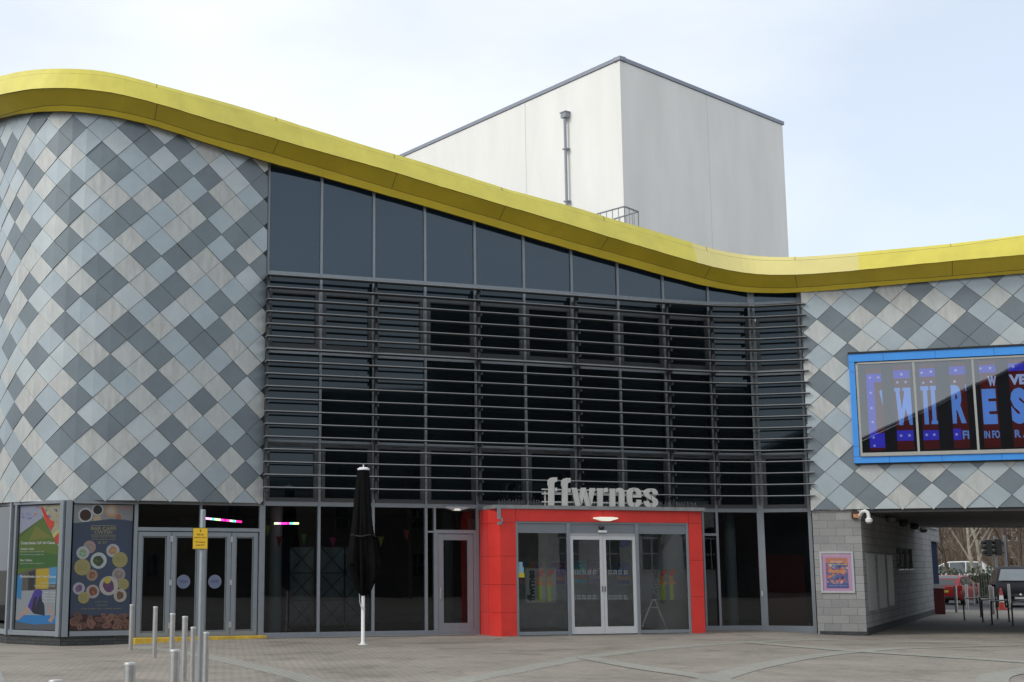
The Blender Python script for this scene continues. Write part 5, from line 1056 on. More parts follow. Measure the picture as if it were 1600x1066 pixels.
MB().lathe(hc, [(.08, -.045), (.07, -.08), (.0, -.105)], 16).build('dome', [mat('smoked_dome', (.28, .28, .29), .1, 0, 0)], t, smooth=True)
# ------------------------------------------------------------------ yellow step
a, b = gl(A0, 205, 990), gl(A0, 410, 990)
tag(MB().wbox(A0, a, b, -.15, .07, .082, .42).build('door_step', [mat('worn_yellow_paint', (.62, .40, .045), .7, 0, .22, 5)], bevel=.01), 'low yellow painted step in front of the folding doors', 'step')
# ------------------------------------------------------------------ parasol
pp = on_z(567, 1007.5, 0); pp = (pp[0], pp[1], gz(pp[0], pp[1]))
t = thing('parasol', 'closed black parasol on a white pole standing before the glass front', 'parasol', pp)
MB().lathe(pp, [(.11, 0), (.11, .015), (.055, .02), (.05, .06), (.043, .07), (.043, 2.4), (.03, 4.0)], 16).build('pole', [M_white], t, smooth=True)
M = MB(); NP = 64; rows = [(4.14, .125, .04), (4.0, .15, .07), (3.6, .20, .12), (3.2, .245, .15), (2.8, .29, .17), (2.4, .345, .19), (2.1, .39, .20), (1.9, .40, .24), (1.78, .40, .28), (1.62, .32, .32), (1.45, .29, .30), (1.3, .21, .26), (1.2, .13, .2), (1.14, .06, .1)]
for (z, r, am) in rows:
    for j in range(NP):
        th = 2*pi*j/NP; f = abs(cos(4*th+.4+.25*sin(z*2.1)))**.8*.7+.3*cos(13*th+z*1.7)
        rr_ = r*(1-am*1.6*(1-f)+.10*sin(3*th+1.5*z)+.06*sin(2*th-2.6*z)); zz = z+(.16*sin(2*th+.6)+.08*cos(5*th) if 1.3 < z < 1.9 else 0)
        M.v.append((pp[0]+rr_*cos(th)*.97, pp[1]+rr_*sin(th)*.95, pp[2]+zz))
for i in range(len(rows)-1):
    for j in range(NP): a = i*NP+j; b = i*NP+(j+1) % NP; M.f.append((a, a+NP, b+NP, b)); M.m.append(0)
M.f.append(tuple(range(NP))); M.m.append(0)
M.build('canopy', [mat('black_canvas', (.006, .006, .0065), .95, 0, .2, 6, spec=.08)], t, smooth=True)
MB().lathe(pp, [(.15, 4.12), (.15, 4.15), (.10, 4.185), (.015, 4.195), (.015, 4.25), (.0, 4.255)], 18).build('cap', [M_white], t, smooth=True)
MB().tube([vadd(pp, (-.09, -.05, 1.30)), vadd(pp, (-.075, -.05, 1.0)), vadd(pp, (-.04, -.06, .86)), vadd(pp, (.05, -.05, .80)), vadd(pp, (.03, -.05, .9))], .012, 6).build('crank', [M_silver], t)
tag_ = MB().tube([(pp[0]+.30*cos(a*pi/12), pp[1]+.29*sin(a*pi/12), pp[2]+2.55+.02*sin(a)) for a in range(25)], .016, 5, cap=False).build('tie_strap', [mat('strap_black', (.014, .014, .015), .7, 0, 0)], t)
# ------------------------------------------------------------------ bollards
def bollard_mesh(parent, o):
    b1 = MB().lathe(o, [(.047, -.05), (.047, .985), (.044, 1.0)], 20).build('post', [mat('satin_steel', (.42, .41, .395), .38, .55, .12, 14)], parent, smooth=True)
    b2 = MB().lathe(o, [(.050, 1.0), (.050, 1.012), (.046, 1.022), (.0, 1.026)], 20).build('cap', [mat('steel_cap', (.55, .55, .54), .45, .4, .1, 20)], parent, smooth=True)
BL = [(205, 31.2, 1, 'farthest steel bollard, in front of the cafe poster'), (242, 27.9, 1, 'steel bollard second from the cafe poster, before the first folding door'), (268.6, 23.7, 1, 'steel bollard half hidden behind a nearer one, before the second door leaf'), (288, 22.3, 1, 'steel bollard with its base visible just left of the sign post'), (300.5, 18.3, .75, 'slim steel bollard touching the left side of the sign post'), (321, 16.9, .75, 'slim steel bollard touching the right side of the sign post'), (271, 13.3, 1, 'near steel bollard cut off by the bottom of the picture, left of the sign post'), (200, 11.5, 1, 'near steel bollard with a scrap of yellow tape, cut off at the bottom'), (82, 9.75, 1, 'nearest steel bollard, only its cap showing at the bottom left')]
first = None
for x, Y, sc, lab in BL:
    d = ray(x, 1010); X = d[0]/d[1]*Y*1.0; 
    for _ in range(3):
        dep = Y*cos(PITCH)+(.5-1.8)*sin(PITCH); X = (x-CXP)/FPX*dep
    loc = (X, Y, gz(X, Y))
    if first is None:
        first = thing('bollard', lab, 'bollard', loc, 'steel bollards at the left of the square'); bollard_mesh(first, loc)
        b0 = first
    else:
        b_ = copy_thing(first, loc, 0, lab, 'steel bollards at the left of the square'); b_.scale = (sc, sc, 1)
        if x == 200: MB().lathe((0, 0, 0), [(.0475, .79), (.053, .80), (.050, .825), (.0475, .83)], 9).build('tape', [mat('yellow_tape', (.6, .5, .05), .6, 0, .2, 20)], b_, org=(0, 0, 0))
# ------------------------------------------------------------------ sign on its post
pb_ = (( (313.2-CXP)/FPX*(20*cos(PITCH)-.9*sin(PITCH))), 20.0, 0.0)
t = thing('sign_post', 'grey steel post carrying a small yellow notice, nearest the folding doors', 'sign post', pb_)
MB().lathe(pb_, [(.038, -.05), (.038, 2.62), (.034, 2.64), (.0, 2.645)], 18).build('post', [mat('galvanised_post', (.30, .33, .35), .42, .4, .08, 9)], t, smooth=True)
SPn = Plane((pb_[0]-.5, 19.95), (pb_[0]+.5, 19.955)); u, z = SPn.uz(313, 841.5)
M = MB().wbox(SPn, u-.112, u+.112, z-.155, z+.155, -.003, .002, 0).wbox(SPn, u-.104, u+.104, z-.147, z+.147, .002, .003, 1)
text_into(M, SPn, "!", u-.008, u+.008, z+.095, z+.13, .0045, 2, .05)
for k, (s_, w_) in enumerate((("Nid oes", .05), ("parcio yma", .085), ("No stopping", .07), ("except taxis", .06))): text_into(M, SPn, s_, u-w_, u+w_, z+.045-k*.045-(0.02 if k > 1 else 0), z+.072-k*.045-(0.02 if k > 1 else 0), .0045, 2, .01)
M.build('sign_plate', [mat('plate_edge', (.12, .10, .02), .5, 0, 0), mat('sign_yellow', (.72, .46, .02), .45, 0, .04, 9), mat('sign_ink', (.10, .03, .01), .5, 0, 0)], t)
# ------------------------------------------------------------------ ground, roads, bands
M_pav = brick_mat('block_paving', (.30, .26, .215), (.255, .23, .20), (.165, .15, .13), .20, .10, .010, rough=.8, plane='ground', t=(cos(RD(52)), sin(RD(52))), var=.22, bump=.3)
M_set = brick_mat('pale_setts', (.335, .325, .28), (.285, .28, .245), (.20, .195, .175), .11, .11, .014, rough=.85, plane='ground', t=(cos(RD(40)), sin(RD(40))), var=.15, bump=.3)
M_asp = mat('asphalt', (.055, .055, .057), .9, 0, .25, 1.5, .3, 120)
M_kerb = mat('concrete_kerb', (.26, .255, .245), .9, 0, .18, 3)
xs_ = [-700, -200, -60]+[-40+k*2 for k in range(51)]+[90, 250, 800]; ys_ = [-700, -200, -60]+[-40+k*2 for k in range(16)]+[-8+k for k in range(69)]+[61+k*3 for k in range(25)]+[180, 300, 900, 1500]
M = MB()
for j, y in enumerate(ys_):
    for i, x in enumerate(xs_): M.v.append((x, y, gz(x, y)))
xs_ = sorted(set(xs_+[-13+k*.5 for k in range(20)]+[9.5+k*.5 for k in range(12)])); ys_ = sorted(set(ys_+[24+k*.5 for k in range(26)])); M = MB()
for j, y in enumerate(ys_):
    for i, x in enumerate(xs_): M.v.append((x, y, gz(x, y)))
n = len(xs_)
for j in range(len(ys_)-1):
    for i in range(n-1): a = j*n+i; M.f.append((a, a+1, a+n+1, a+n)); M.m.append(0)
struct('ground', M, [M_pav])
def crpts(P, n=10):
    Q = [tuple(2*P[0][k]-P[1][k] for k in (0, 1))]+list(P)+[tuple(2*P[-1][k]-P[-2][k] for k in (0, 1))]; out = []
    for i in range(1, len(Q)-2):
        a, b, c, d = Q[i-1:i+3]
        for s in range(n): t = s/n; out.append(tuple(.5*(2*b[k]+(c[k]-a[k])*t+(2*a[k]-5*b[k]+4*c[k]-d[k])*t*t+(3*b[k]-a[k]-3*c[k]+d[k])*t**3) for k in (0, 1)))
    out.append(Q[-2]); return out
def ribbon(pts, w, h, name, m, lvl=0):
    M = MB(); L = []
    for i, p in enumerate(pts):
        a, b = pts[max(0, i-1)], pts[min(len(pts)-1, i+1)]; d = hypot(b[0]-a[0], b[1]-a[1]) or 1; nx_, ny_ = -(b[1]-a[1])/d*w/2, (b[0]-a[0])/d*w/2
        L.append(((p[0]+nx_, p[1]+ny_), (p[0]-nx_, p[1]-ny_)))
    for (a, b), (c, d) in zip(L[:-1], L[1:]): M.face([(b[0], b[1], gz(*b)+h), (d[0], d[1], gz(*d)+h), (c[0], c[1], gz(*c)+h), (a[0], a[1], gz(*a)+h)])
    struct(name, M, [m])
bands = [[(-1.6, 12), (-.4, 17.5), (1.1, 22.23), (2.14, 24.4), (4.0, 28.2), (6.39, 31.6), (8.62, 33.6), (11.03, 35.1), (13.6, 35.9), (18, 36.3)],
 [(1.0, 12), (3.2, 18), (5.05, 22.23), (6.44, 25.0), (8.2, 27.8), (10.13, 30.09), (13.11, 32.4), (15.8, 33.9), (20, 35.2)],
 [(3.95, 27.9), (4.59, 25.0), (5.25, 22.86), (5.8, 19)], [(8.72, 33.5), (10.13, 30.09), (12.17, 26.67), (14, 22)], [(7.0, 15), (9.61, 22.23), (11.2, 24.5), (13.5, 27)],
 [(-6.1, 33.2), (-5.67, 32.02), (-4.09, 29.0), (-2.5, 25.48), (-1.25, 22.23), (.3, 17), (1.6, 12)]]
for k, b in enumerate(bands): ribbon(crpts(b), .5, (.004, .007, .010, .010, .010, .004)[k], 'paving_band', M_set)
# edge strip along the glass front
ribbon([(-3.6, 35.45), (2.3, 37.35)], .22, .012, 'paving_edge', M_kerb); ribbon([(3.0, 36.3), (8.9, 38.17)], .18, .012, 'paving_edge', M_kerb)
# carriageway at the bottom left
M = MB().face([(-7.05, 24.4, .006), (-30, 60, .006), (-60, 40, .006), (-40, -30, .006), (2.6, -30, .006), (-2.85, 10, .006), (-5.95, 21.0, .006)]); struct('road', M, [M_asp])
ribbon([(2.7, -30), (-2.77, 10), (-5.87, 21.0), (-6.97, 24.4), (-12.4, 32.6)], .16, .012, 'kerb', M_kerb)
# street beyond the passage
M = MB().face([(15, 62.5, -.104), (95, 62.5, -.104), (110, 84, -.104), (15, 84, -.104)]); struct('road', M, [M_asp])
M = MB().box(15, 95, 62.2, 62.5, -.2, -.09); struct('kerb', M, [M_kerb])
# ------------------------------------------------------------------ litter bin, cycle stands, far bollards, cone
bp = on_z(1467, 960, -.11)
t = thing('litter_bin', 'dark red litter bin against the end of the passage wall', 'bin', bp)
MB().box(bp[0]-.33, bp[0]+.30, bp[1], bp[1]+.6, -.11, .92).build('body', [mat('bin_maroon', (.10, .012, .012), .45, 0, .1, 4)], t, bevel=.03)
MB().hexa([(bp[0]-.37, bp[1]-.05, .95), (bp[0]+.34, bp[1]-.05, .95), (bp[0]+.34, bp[1]+.65, .95), (bp[0]-.37, bp[1]+.65, .95)], [(bp[0]-.22, bp[1]+.1, 1.12), (bp[0]+.18, bp[1]+.1, 1.12), (bp[0]+.18, bp[1]+.5, 1.12), (bp[0]-.22, bp[1]+.5, 1.12)]).build('hood', [mat('bin_hood_grey', (.20, .19, .19), .6, 0, .1)], t, bevel=.01)
MB().box(bp[0]+.301, bp[0]+.315, bp[1]+.12, bp[1]+.48, .55, .80).build('opening', [M_black], t)
M_dst = mat('dull_dark_steel', (.055, .05, .045), .5, .4, .15, 8)
for k, (xa, xb, y0, lab) in enumerate(((1507, 1533, 969, 'leftmost dark hooped cycle stand in the passage'), (1536, 1559, 972, 'second dark hooped cycle stand from the bin'), (1550.5, 1577, 976.5, 'nearest dark hooped cycle stand, third from the bin'), (1583, 1610, 978, 'rightmost dark hooped cycle stand, cut by the picture edge'))):
    p, q = on_z(xa, y0, -.11), on_z(xb, y0-4.5, -.11); r = .17; d = vn(vsub(q, p)); pts = [p, vadd(p, (0, 0, .60))]+[vadd(vadd(p, vmul(d, r*(1-cos(a*pi/10)))), (0, 0, .60+r*sin(a*pi/10))) for a in range(1, 6)]+[vadd(vsub(q, vmul(d, r*(1-cos(a*pi/10)))), (0, 0, .60+r*sin(a*pi/10))) for a in range(5, 0, -1)]+[vadd(q, (0, 0, .60)), q]
    t = thing('cycle_stand', lab, 'cycle stand', p, 'hooped cycle stands in the passage'); MB().tube(pts, .028, 8).build('hoop', [M_dst], t, smooth=True)
    M = MB()
    for c in (p, q): M.lathe(c, [(.07, 0), (.07, .012), (.03, .014)], 10)
    M.build('foot_plate', [M_dst], t)
ff = None
for x, yb, lab in ((1495, 957, 'steel bollard nearest the red bin'), (1512, 952, 'steel bollard second from the red bin, before the red car'), (1524, 946, 'taller looking steel bollard before the red car tailgate'), (1531.5, 946, 'steel bollard between the red car and the dark people carrier'), (1549.5, 955, 'steel bollard left of the cone, before the dark car grille'), (1553, 960, 'steel bollard nearest the middle cycle stand'), (1571, 946, 'steel bollard touching the traffic cone'), (1578.5, 950, 'steel bollard right of the traffic cone')):
    l_ = on_z(x, yb, -.11)
    if ff is None: ff = thing('bollard', lab, 'bollard', l_, 'bollards beyond the passage'); MB().lathe(l_, [(.065, -.05), (.065, 1.10), (.06, 1.13), (.0, 1.135)], 14).build('post', [MATS['satin_steel']], ff, smooth=True)
    else: copy_thing(ff, l_, 0, lab)
cl_ = on_z(1567, 936, -.11); cl_ = on_z(1566, 953.5, -.11)
t = thing('traffic_cone', 'tall orange and white cone before the dark people carrier', 'cone', cl_)
MB().box(cl_[0]-.22, cl_[0]+.22, cl_[1]-.22, cl_[1]+.22, -.11, -.03).build('base', [mat('cone_orange', (.42, .05, .03), .5, 0, .05)], t)
MB().lathe(cl_, [(.14, .08), (.11, .36)], 16).build('cone', [MATS['cone_orange']], t); MB().lathe(cl_, [(.08, .66), (.04, .97), (.03, .98), (.0, .985)], 16).build('cone_tip', [MATS['cone_orange']], t); MB().lathe(cl_, [(.11, .361), (.08, .659)], 16).build('reflective_sleeve', [M_white], t)
# ------------------------------------------------------------------ cars
M_tyre = mat('tyre', (.015, .015, .015), .9, 0, 0); M_rim = mat('wheel_rim', (.35, .36, .37), .35, .6, .05); M_glz = mat('car_glass', (.05, .065, .07), .04, 0, 0, spec=.9)
M_wsc = mat('windscreen_glass', (.16, .19, .20), .08, 0, .15, 1, spec=.9); M_chr = mat('chrome', (.6, .6, .6), .15, .9, 0); M_lens = mat('headlight_lens', (.35, .38, .42), .1, 0, .1, 20, spec=.8); M_tail = mat('tail_lamp', (.35, .01, .01), .2, 0, 0)
def car(name, label, loc, rz, L, Wd, H, paint, hatch):
    """body lofted over its length: x forward, y across"""
    t = thing(name, label, 'car', (0, 0, 0))
    h0 = .22
    if hatch: st = [(-L/2, .55, .92, .92, .80), (-L/2+.06, .30, .98, .98, .93), (-L/2+.28, h0, 1.0, 1.32, 1), (-L/2+.62, h0, .98, H-.04, 1), (-L/2+1.3, h0, .96, H, 1), (-L/2+2.2, h0, .94, H-.03, 1), (-L/2+2.75, h0, .93, 1.24, 1), (-L/2+3.15, h0, .92, .95, 1), (L/2-.5, h0, .83, .86, .97), (L/2-.12, .26, .70, .72, .9), (L/2, .40, .60, .62, .78)]
    else: st = [(-L/2, .55, 1.1, 1.15, .86), (-L/2+.1, .30, 1.12, H-.25, .95), (-L/2+.35, h0, 1.12, H-.04, 1), (-L/2+1.3, h0, 1.12, H, 1), (-L/2+2.4, h0, 1.12, H-.03, 1), (-L/2+2.75, h0, 1.15, H-.12, 1), (-L/2+3.75, h0, 1.18, 1.24, 1), (L/2-.35, .24, .94, .99, .97), (L/2-.08, .26, .78, .82, .90), (L/2, .36, .62, .66, .80)]
    M = MB(); R = []
    for (x, zb, zs, zt_, k) in st:
        hw = Wd/2*k; up = zt_-zs; tw = hw-(up*(.30 if hatch else .42)+.02)
        sec = [(-hw*.92, zb), (hw*.92, zb), (hw, zb+.18), (hw, zs-.12), (hw-.03, zs), (max(tw+.03, .2), zt_-min(.05, up*.3+.001)), (max(tw-.04, .15), zt_), (-max(tw-.04, .15), zt_), (-max(tw+.03, .2), zt_-min(.05, up*.3+.001)), (-(hw-.03), zs), (-hw, zs-.12), (-hw, zb+.18)]
        R.append([(x, y, z) for y, z in sec])
    n = 12
    for r in R: M.v += r
    for i in range(len(R)-1):
        for j in range(n): a = i*n+j; b = i*n+(j+1) % n; M.f.append((a, a+n, b+n, b)); M.m.append(0)
    M.f.append(tuple(range(n))); M.m.append(0); M.f.append(tuple((len(R)-1)*n+j for j in reversed(range(n)))); M.m.append(0)
    body = M.build('body', [paint], t, smooth=True)
    def lerp(i, j, f): return tuple(R[i][j][k]+(R[i+1][j][k]-R[i][j][k])*f for k in range(3))
    def glass(q, nm='window', gm=M_glz):
        nn = vn(vx(vsub(q[1], q[0]), vsub(q[2], q[0]))); c = tuple(sum(p[k] for p in q)/len(q) for k in range(3)); out_ = (c[0]-0, c[1], c[2]-.9)
        if sum(nn[k]*out_[k] for k in range(3)) < 0: nn = vmul(nn, -1); q = q[::-1]
        MB().face([vadd(vadd(c, vmul(vsub(p, c), .93)), vmul(nn, .012)) for p in q]).build(nm, [gm], t)
    g0 = 3 if hatch else 2
    for sd_ in (0, 1):
        lo, hi = (4, 5) if sd_ == 0 else (9, 8)
        cuts = ((2, 3), (3, 4), (4, 5)) if hatch else ((2, 3), (3, 4), (4, 5))
        for a, b in cuts: glass([R[a][lo], R[b][lo], R[b][hi], R[a][hi]])
        a, b = (5, 6) if hatch else (5, 6); glass([R[a][lo], R[b][lo], R[a][hi]])
    if hatch: glass([R[2][6], R[2][7], R[3][7], R[3][6]], 'rear_window'); glass([R[6][6], R[6][7], R[5][7], R[5][6]], 'windscreen'); glass([(R[1][4][0]-.0, .62, .98), (R[1][4][0], -.62, .98), (R[2][5][0]-.02, -.55, 1.28), (R[2][5][0]-.02, .55, 1.28)], 'rear_window')
    else: glass([R[6][6], R[6][7], R[5][7], R[5][6]], 'windscreen', M_wsc); MB().box(R[6][5][0]-.10, R[6][5][0]+.06, -.70, .70, 1.215, 1.265).build('cowl', [M_black], t)
    xf, xr = L/2, -L/2
    if not hatch:
        MB().box(xf-.10, xf+.012, -.55, .55, .50, .68).build('grille', [M_black], t, bevel=.01)
        M = MB(); 
        for z in (.55, .61): M.box(xf+.005, xf+.02, -.52, .52, z, z+.015)
        M.lathe((xf+.02, 0, .60), [(.0, -.075), (.06, -.04), (.075, 0), (.06, .04), (.0, .075)], 12); M.build('grille_bar', [M_chr], t)
        MB().box(xf-.2, xf+.006, -.7, .7, .24, .42).build('lower_intake', [M_black], t, bevel=.01); MB().box(xf+.01, xf+.025, -.26, .26, .40, .50).build('number_plate', [mat('plate_white', (.62, .62, .6), .5, 0, 0)], t)
        for s in (-1, 1): MB().hexa([(xf-.30, s*.90-.05, .60), (xf+.0, s*.68-.12, .60), (xf+.0, s*.68+.12, .60), (xf-.30, s*.90+.03, .60)], [(xf-.36, s*.88-.05, .78), (xf-.06, s*.66-.12, .74), (xf-.06, s*.66+.12, .74), (xf-.36, s*.88+.03, .78)]).build('headlight', [M_lens], t, bevel=.02)
    else:
        for s in (-1, 1): MB().box(xr+.02, xr+.26, s*.80-.09, s*.80+.06, .72, 1.0).build('tail_lamp', [M_tail], t, bevel=.03)
        MB().box(xr-.012, xr+.05, -.26, .26, .62, .73).build('number_plate', [mat('plate_yellow', (.6, .5, .08), .5, 0, 0)], t); MB().box(xr-.01, xr+.05, -.75, .75, .30, .42).build('bumper_trim', [M_black], t, bevel=.02)
    for sx in (-L/2+.75, L/2-.82):
        for s in (-1, 1):
            w = MB(); y0, y1 = s*(Wd/2-.19), s*(Wd/2+.005); w.tube([(sx, y0, .31), (sx, y1, .31)], .31, 20); wo = w.build('wheel', [M_tyre], t)
            MB().tube([(sx, y1, .31), (sx, y1+s*.008, .31)], .2, 14).build('rim', [M_rim], wo)
    for s in (-1, 1): MB().box(.55 if hatch else .95, (.55 if hatch else .95)+.14, s*(Wd/2+.09)-.09, s*(Wd/2+.09)+.09, .95, 1.08).build('wing_mirror', [paint], t, bevel=.03)
    t.location = loc; t.rotation_euler = (0, 0, rz); return t
car('parked_car', 'dark people carrier facing the passage with its bonnet behind the bollards', (31.0, 68.4, -.10), RD(-108), 4.75, 1.95, 1.95, mat('dark_plum_paint', (.010, .008, .014), .55, 0, .1, 1, spec=.12), False)
car('parked_car', 'red hatchback seen from behind next to the dark people carrier', (29.9, 73.0, -.10), RD(53), 4.1, 1.75, 1.5, mat('red_car_paint', (.36, .014, .016), .28, 0, .05, 1, spec=.7), True)
car('parked_car', 'pale silver car roof showing beyond the hedge', (43.6, 101, .35), RD(84), 4.4, 1.8, 1.55, mat('silver_car_paint', (.55, .56, .58), .3, .3, .03, 1), True)
car('parked_van', 'white van half hidden by the hedge at the far left of the street', (40.0, 98, .3), RD(150), 4.8, 1.95, 1.95, mat('white_van_paint', (.6, .6, .6), .4, 0, .05, 1), False)
# ------------------------------------------------------------------ hedge, railing, lights, trees, street behind
M = MB(); rr = random.Random(21)
for k in range(6500):
    x = rr.uniform(30, 66); y = rr.uniform(86.2, 88.0); z = rr.uniform(-.1, 1.82+.12*sin(x*1.7)+.08*sin(x*4.1)); s = rr.uniform(.05, .11)
    a, b = rr.uniform(0, 6.3), rr.uniform(-1, 1); p = (x, y, z); u = (cos(a)*s, sin(a)*s, b*s*.6); v = (-sin(a)*s*b, cos(a)*s*b, s)
    M.face([vsub(p, u), vsub(p, v), vadd(p, u), vadd(p, v)], 0 if rr.random() < .65 else 1)
hd = thing('hedge', 'clipped green hedge along the far side of the street', 'hedge', (48, 87, -.1)); M.build('foliage', [mat('hedge_green', (.055, .07, .022), .8, 0, .3, 3), mat('hedge_brown_green', (.10, .085, .035), .8, 0, .3, 3)], hd)
MB().box(30.5, 65.5, 86.7, 87.5, -.1, 1.3).build('branches', [mat('hedge_inner', (.03, .028, .015), .95, 0, .4, 6)], hd)
t = thing('railing', 'grey green upright railing between the street and the hedge', 'railing', (36, 82, -.1)); M = MB()
for z in (.05, 1.45): M.box(27, 60, 82, 82.05, z, z+.05)
M.build('rail', [mat('railing_green', (.10, .125, .115), .5, .1, .1)], t); M = MB()
for k in range(220): M.box(27+k*.15, 27.022+k*.15, 82.01, 82.035, .05, 1.45)
M.build('bars', [MATS['railing_green']], t)
for k in range(12): MB().box(27+k*3, 27.08+k*3, 81.98, 82.07, -.1, 1.56).build('post', [MATS['railing_green']], t)
for (px, yt, hx, lab) in ((1553.5, 838, -1, 'grey pole with a black traffic signal head on its left side'), (1569, 837, -1, 'second traffic signal pole, right of the other one, nearer the picture edge')):
    Y = 80; zt_ = on_Y(px, yt, Y)[2]; X = (px-CXP)/FPX*(Y*cos(PITCH)+.3); t = thing('traffic_light', lab, 'traffic light', (X, Y, -.11), 'traffic lights beyond the passage')
    MB().lathe((X, Y, -.11), [(.07, 0), (.07, zt_+.1), (.0, zt_+.12)], 12).build('pole', [mat('pole_grey', (.24, .25, .26), .5, .3, .05)], t)
    h = MB().box(X-.62, X-.25, Y-.2, Y+.1, zt_-1.15, zt_-.2).build('signal_head', [M_black], t, bevel=.03)
    MB().box(X-.25, X-.05, Y-.03, Y+.03, zt_-.45, zt_-.39).box(X-.25, X-.05, Y-.03, Y+.03, zt_-1.0, zt_-.94).build('bracket', [M_black], t)
    for q in range(3): MB().tube([(X-.62, Y-.05, zt_-.35-q*.3), (X-.80, Y-.09, zt_-.37-q*.3)], [.11, .10], 10).build('visor', [M_black], h)
def bare_tree(x, y, H, seed, label, birch=False, tw=5, base=-.1):
    rr = random.Random(seed); t = thing('bare_tree', label, 'tree', (x, y, base), 'bare winter trees'); T, Cc = MB(), MB()
    def grow(p, d, L, r, dep, first=False):
        pts, rs = [p], [r]; n = 4
        for k in range(n):
            d = vn((d[0]+rr.uniform(-.16, .16), d[1]+rr.uniform(-.16, .16), d[2]+rr.uniform(-.05, .12))); p = vadd(p, vmul(d, L/n)); pts.append(p); rs.append(r*(1-.45*(k+1)/n))
        (T if dep <= 1 else Cc).tube(pts, rs, 6 if dep < 2 else 3, cap=False)
        if dep >= tw: return
        m = (6 if dep == 0 else 4)
        for k in range(m):
            f = rr.uniform(.3, 1) if dep else .28+.72*(k+.5)/m; i = min(n-1, int(f*n)); q = vadd(pts[i], vmul(vsub(pts[i+1], pts[i]), f*n-i)); a = rr.uniform(0, 2*pi); sp = rr.uniform(.45, .95)
            grow(q, vn((d[0]*.5+cos(a)*sp, d[1]*.5+sin(a)*sp, max(.12, d[2]*.8)+rr.uniform(-.05, .25))), L*rr.uniform(.42, .62), rs[i]*.5, dep+1)
    grow((x, y, base), (0, 0, 1), H*.72, H*.014, 0)
    T.build('trunk', [mat('birch_bark', (.30, .27, .22), .85, 0, .4, 3) if birch else mat('brown_bark', (.085, .065, .05), .9, 0, .3, 4)], t); Cc.build('crown', [mat('twig_brown', (.12, .085, .06), .9, 0, .3, 2)], t)
for (px, Y, H, s, bi, lab) in ((1484, 91, 8.5, 1, False, 'spreading bare tree leftmost beyond the passage'), (1513, 93, 9.5, 2, True, 'slim pale trunked tree just left of the traffic signals'), (1533, 95, 10, 3, True, 'pale trunked tree directly behind the first signal head'), (1574, 90, 9.5, 4, False, 'dark trunked bare tree right of both traffic signals'), (1500, 103, 10, 5, False, 'bare tree deep behind, between the leftmost tree and the pale trunks'), (1590, 99, 10, 6, False, 'bare tree at the right edge behind the dark people carrier')):
    bare_tree((px-CXP)/FPX*(Y*cos(PITCH)+.3), Y, H, s, lab, bi)
M = MB(); rr = random.Random(31)
for k in range(26000):
    x, y = rr.uniform(38, 68), rr.uniform(104, 117); z = rr.uniform(-.1, 8.5); L = rr.uniform(.4, 1.3); a = rr.uniform(0, 6.3); e_ = rr.uniform(.5, 1.5); d = (cos(a)*cos(e_)*L, sin(a)*cos(e_)*L, sin(e_)*L); w = rr.uniform(.012, .03)
    M.face([(x-w, y, z), (x+w, y, z), (x+d[0], y+d[1], z+d[2])], rr.choice((0, 0, 1)))
o = M.build('thicket', [MATS['twig_brown'], mat('pale_twig', (.22, .17, .12), .9, 0, .3, 2)]); tag(o, 'brown leafless thicket filling the background beyond the street', 'thicket', kind='stuff')
def house(name, label, pts, h, wm, rm, rows, cols, wz=1.2, ww=.9, wh=1.5, roof=2.2, arch=False, flat=False):
    """pts: ground plan corners, the first edge (p0 to p1) is the front with its windows"""
    cx_, cy_ = sum(p[0] for p in pts)/4, sum(p[1] for p in pts)/4
    t = thing(name, label, 'building', (cx_, cy_, 0)); z0 = -.15
    MB().hexa([(x, y, z0) for x, y in pts], [(x, y, h) for x, y in pts]).build('wall', [wm], t)
    a, b, c, d = pts
    if flat: MB().hexa([(x, y, h+.001) for x, y in pts], [(x, y, h+.35) for x, y in pts]).build('roof', [rm], t)
    else:
        r0, r1 = ((a[0]+d[0])/2, (a[1]+d[1])/2, h+roof), ((b[0]+c[0])/2, (b[1]+c[1])/2, h+roof); A_ = [(p[0], p[1], h) for p in pts]
        MB().face([A_[0], A_[1], r1, r0]).face([A_[2], A_[3], r0, r1]).face([A_[1], A_[2], r1]).face([A_[3], A_[0], r0]).face([A_[3], A_[2], A_[1], A_[0]]).build('roof', [rm], t)
    P = Plane(a, b); fm = mat('sash_white', (.55, .55, .53), .6, 0, 0) if wm in (M_wr, M_brn) else mat('sash_dark', (.07, .07, .07), .6, 0, 0)
    for i in range(cols):
        for j in range(rows):
            u = P.L*(i+.5)/cols; z = wz+j*2.9
            if z+wh > h: continue
            f = MB().wframe(P, u-ww/2, u+ww/2, z, z+wh, .08, .0, .06).wbox(P, u-.03, u+.03, z+.08, z+wh-.08, .0, .05).wbox(P, u-ww/2+.08, u+ww/2-.08, z+wh/2-.03, z+wh/2+.03, .0, .048)
            if arch: f.prism([(cos(k*pi/8)*ww/2, sin(k*pi/8)*ww/2) for k in range(9)], lambda x, y: P.p(u+x, z+wh+y, .05), lambda x, y: P.p(u+x, z+wh+y, .0), 1)
            w = f.build('window', [fm, M_dglass], t); MB().wquad(P, u-ww/2+.05, u+ww/2-.05, z+.05, z+wh-.05, .02).build('pane', [M_dglass], w)
    return t
M_brn = mat('brown_brick', (.20, .165, .135), .9, 0, .25, 1.5); M_slt = mat('slate_roof', (.06, .06, .068), .7, 0, .2, 2); M_wr = mat('white_render', (.56, .56, .54), .9, 0, .06, .6)
house('brick_terrace', 'long brown brick terrace behind the trees beyond the passage', [(38, 122), (62, 119), (63, 130), (39, 133)], 7.5, M_brn, M_slt, 2, 8, roof=2.5)
house('brick_terrace', 'brown brick block at the right behind the people carrier', [(63, 112), (84, 108), (86, 119), (65, 123)], 9.0, M_brn, M_slt, 3, 7)
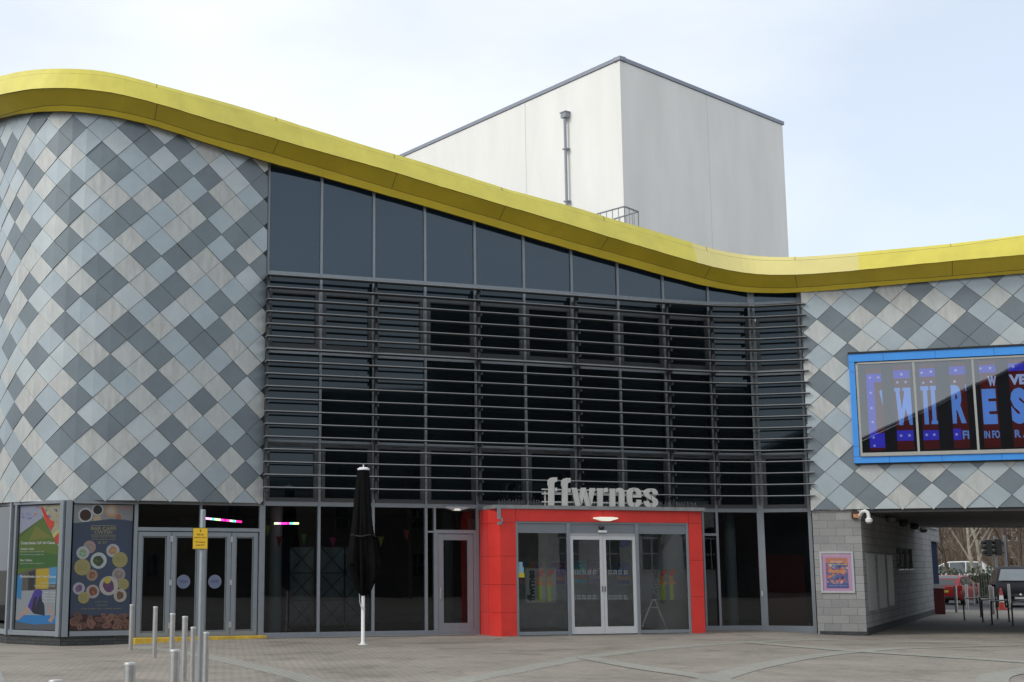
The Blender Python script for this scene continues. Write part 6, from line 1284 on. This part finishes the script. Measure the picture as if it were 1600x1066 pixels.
# the other sides of the square, which the glass front mirrors
house('dark_hall', 'tall dark brick hall across the square, mirrored in the glass front', [(60, 21), (30.5, 1.0), (38, -10), (67, 10)], 18.0, mat('sooty_brick', (.045, .035, .030), .9, 0, .3, 1), M_slt, 3, 8, flat=True)
house('dark_hall_wing', 'lower brick wing beside the tall dark hall, mirrored behind the louvres', [(30.3, .9), (24.5, -3.0), (32, -14), (37.8, -10.1)], 12.5, MATS['sooty_brick'], M_slt, 3, 2, flat=True)
house('white_chapel', 'low white fronted chapel with arched sashes across the square, mirrored in the entrance glass', [(44.5, 16.75), (31.5, 7.0), (34, 3.4), (47, 13.1)], 5.6, M_wr, M_slt, 1, 7, wz=1.6, ww=1.25, wh=1.9, roof=1.5, arch=True)
house('low_shop_row', 'low dark shop row across the square, mirrored at the left of the glass front', [(29, -4), (12, -30), (20, -36), (37, -10)], 6.5, mat('brown_render', (.10, .085, .07), .9, 0, .2, 1), M_slt, 1, 7, roof=1.6)
house('left_terrace', 'dark terrace to the left of the square, mirrored in the leftmost window', [(-34, 18), (-40, 48), (-50, 46), (-44, 16)], 8.0, mat('soot_render', (.05, .045, .04), .9, 0, .2, 1), M_slt, 2, 8)
t = thing('dark_market_hall', 'dark hall with a long sloping roof behind the viewer, mirrored in the video display', 'building', (2, -22, 0))
pts = [(15, -15.5), (-8, -19), (-9, -30), (14, -27)]
MB().hexa([(x, y, -.1) for x, y in pts], [(pts[0][0], pts[0][1], 18.5), (pts[1][0], pts[1][1], 10.0), (pts[2][0], pts[2][1], 10.0), (pts[3][0], pts[3][1], 18.5)]).build('wall', [mat('black_brick', (.028, .025, .024), .9, 0, .3, 1)], t)
MB().tube([(15.2, -15.3, 18.6), (-8.2, -18.8, 10.05)], .12, 6).build('gutter', [M_cop], t)
MB().wbox(Plane(pts[0], pts[1]), 6, 9.5, -.1, 3.2, .0, .05).wbox(Plane(pts[0], pts[1]), 12, 18, 1, 3.4, .0, .05).build('shopfront', [mat('grey_shutter', (.16, .17, .17), .6, 0, .1)], t)
for (x, y, H, s, lab) in ((26, 3, 10, 11, 'bare tree on the right of the square, mirrored at the left of the glass front'), (19, -8, 9, 12, 'bare tree across the square, mirrored beside the parasol'), (31, 16, 8, 13, 'small bare tree far right of the square, mirrored near the entrance')): bare_tree(x, y, H, s, lab, tw=4, base=0)
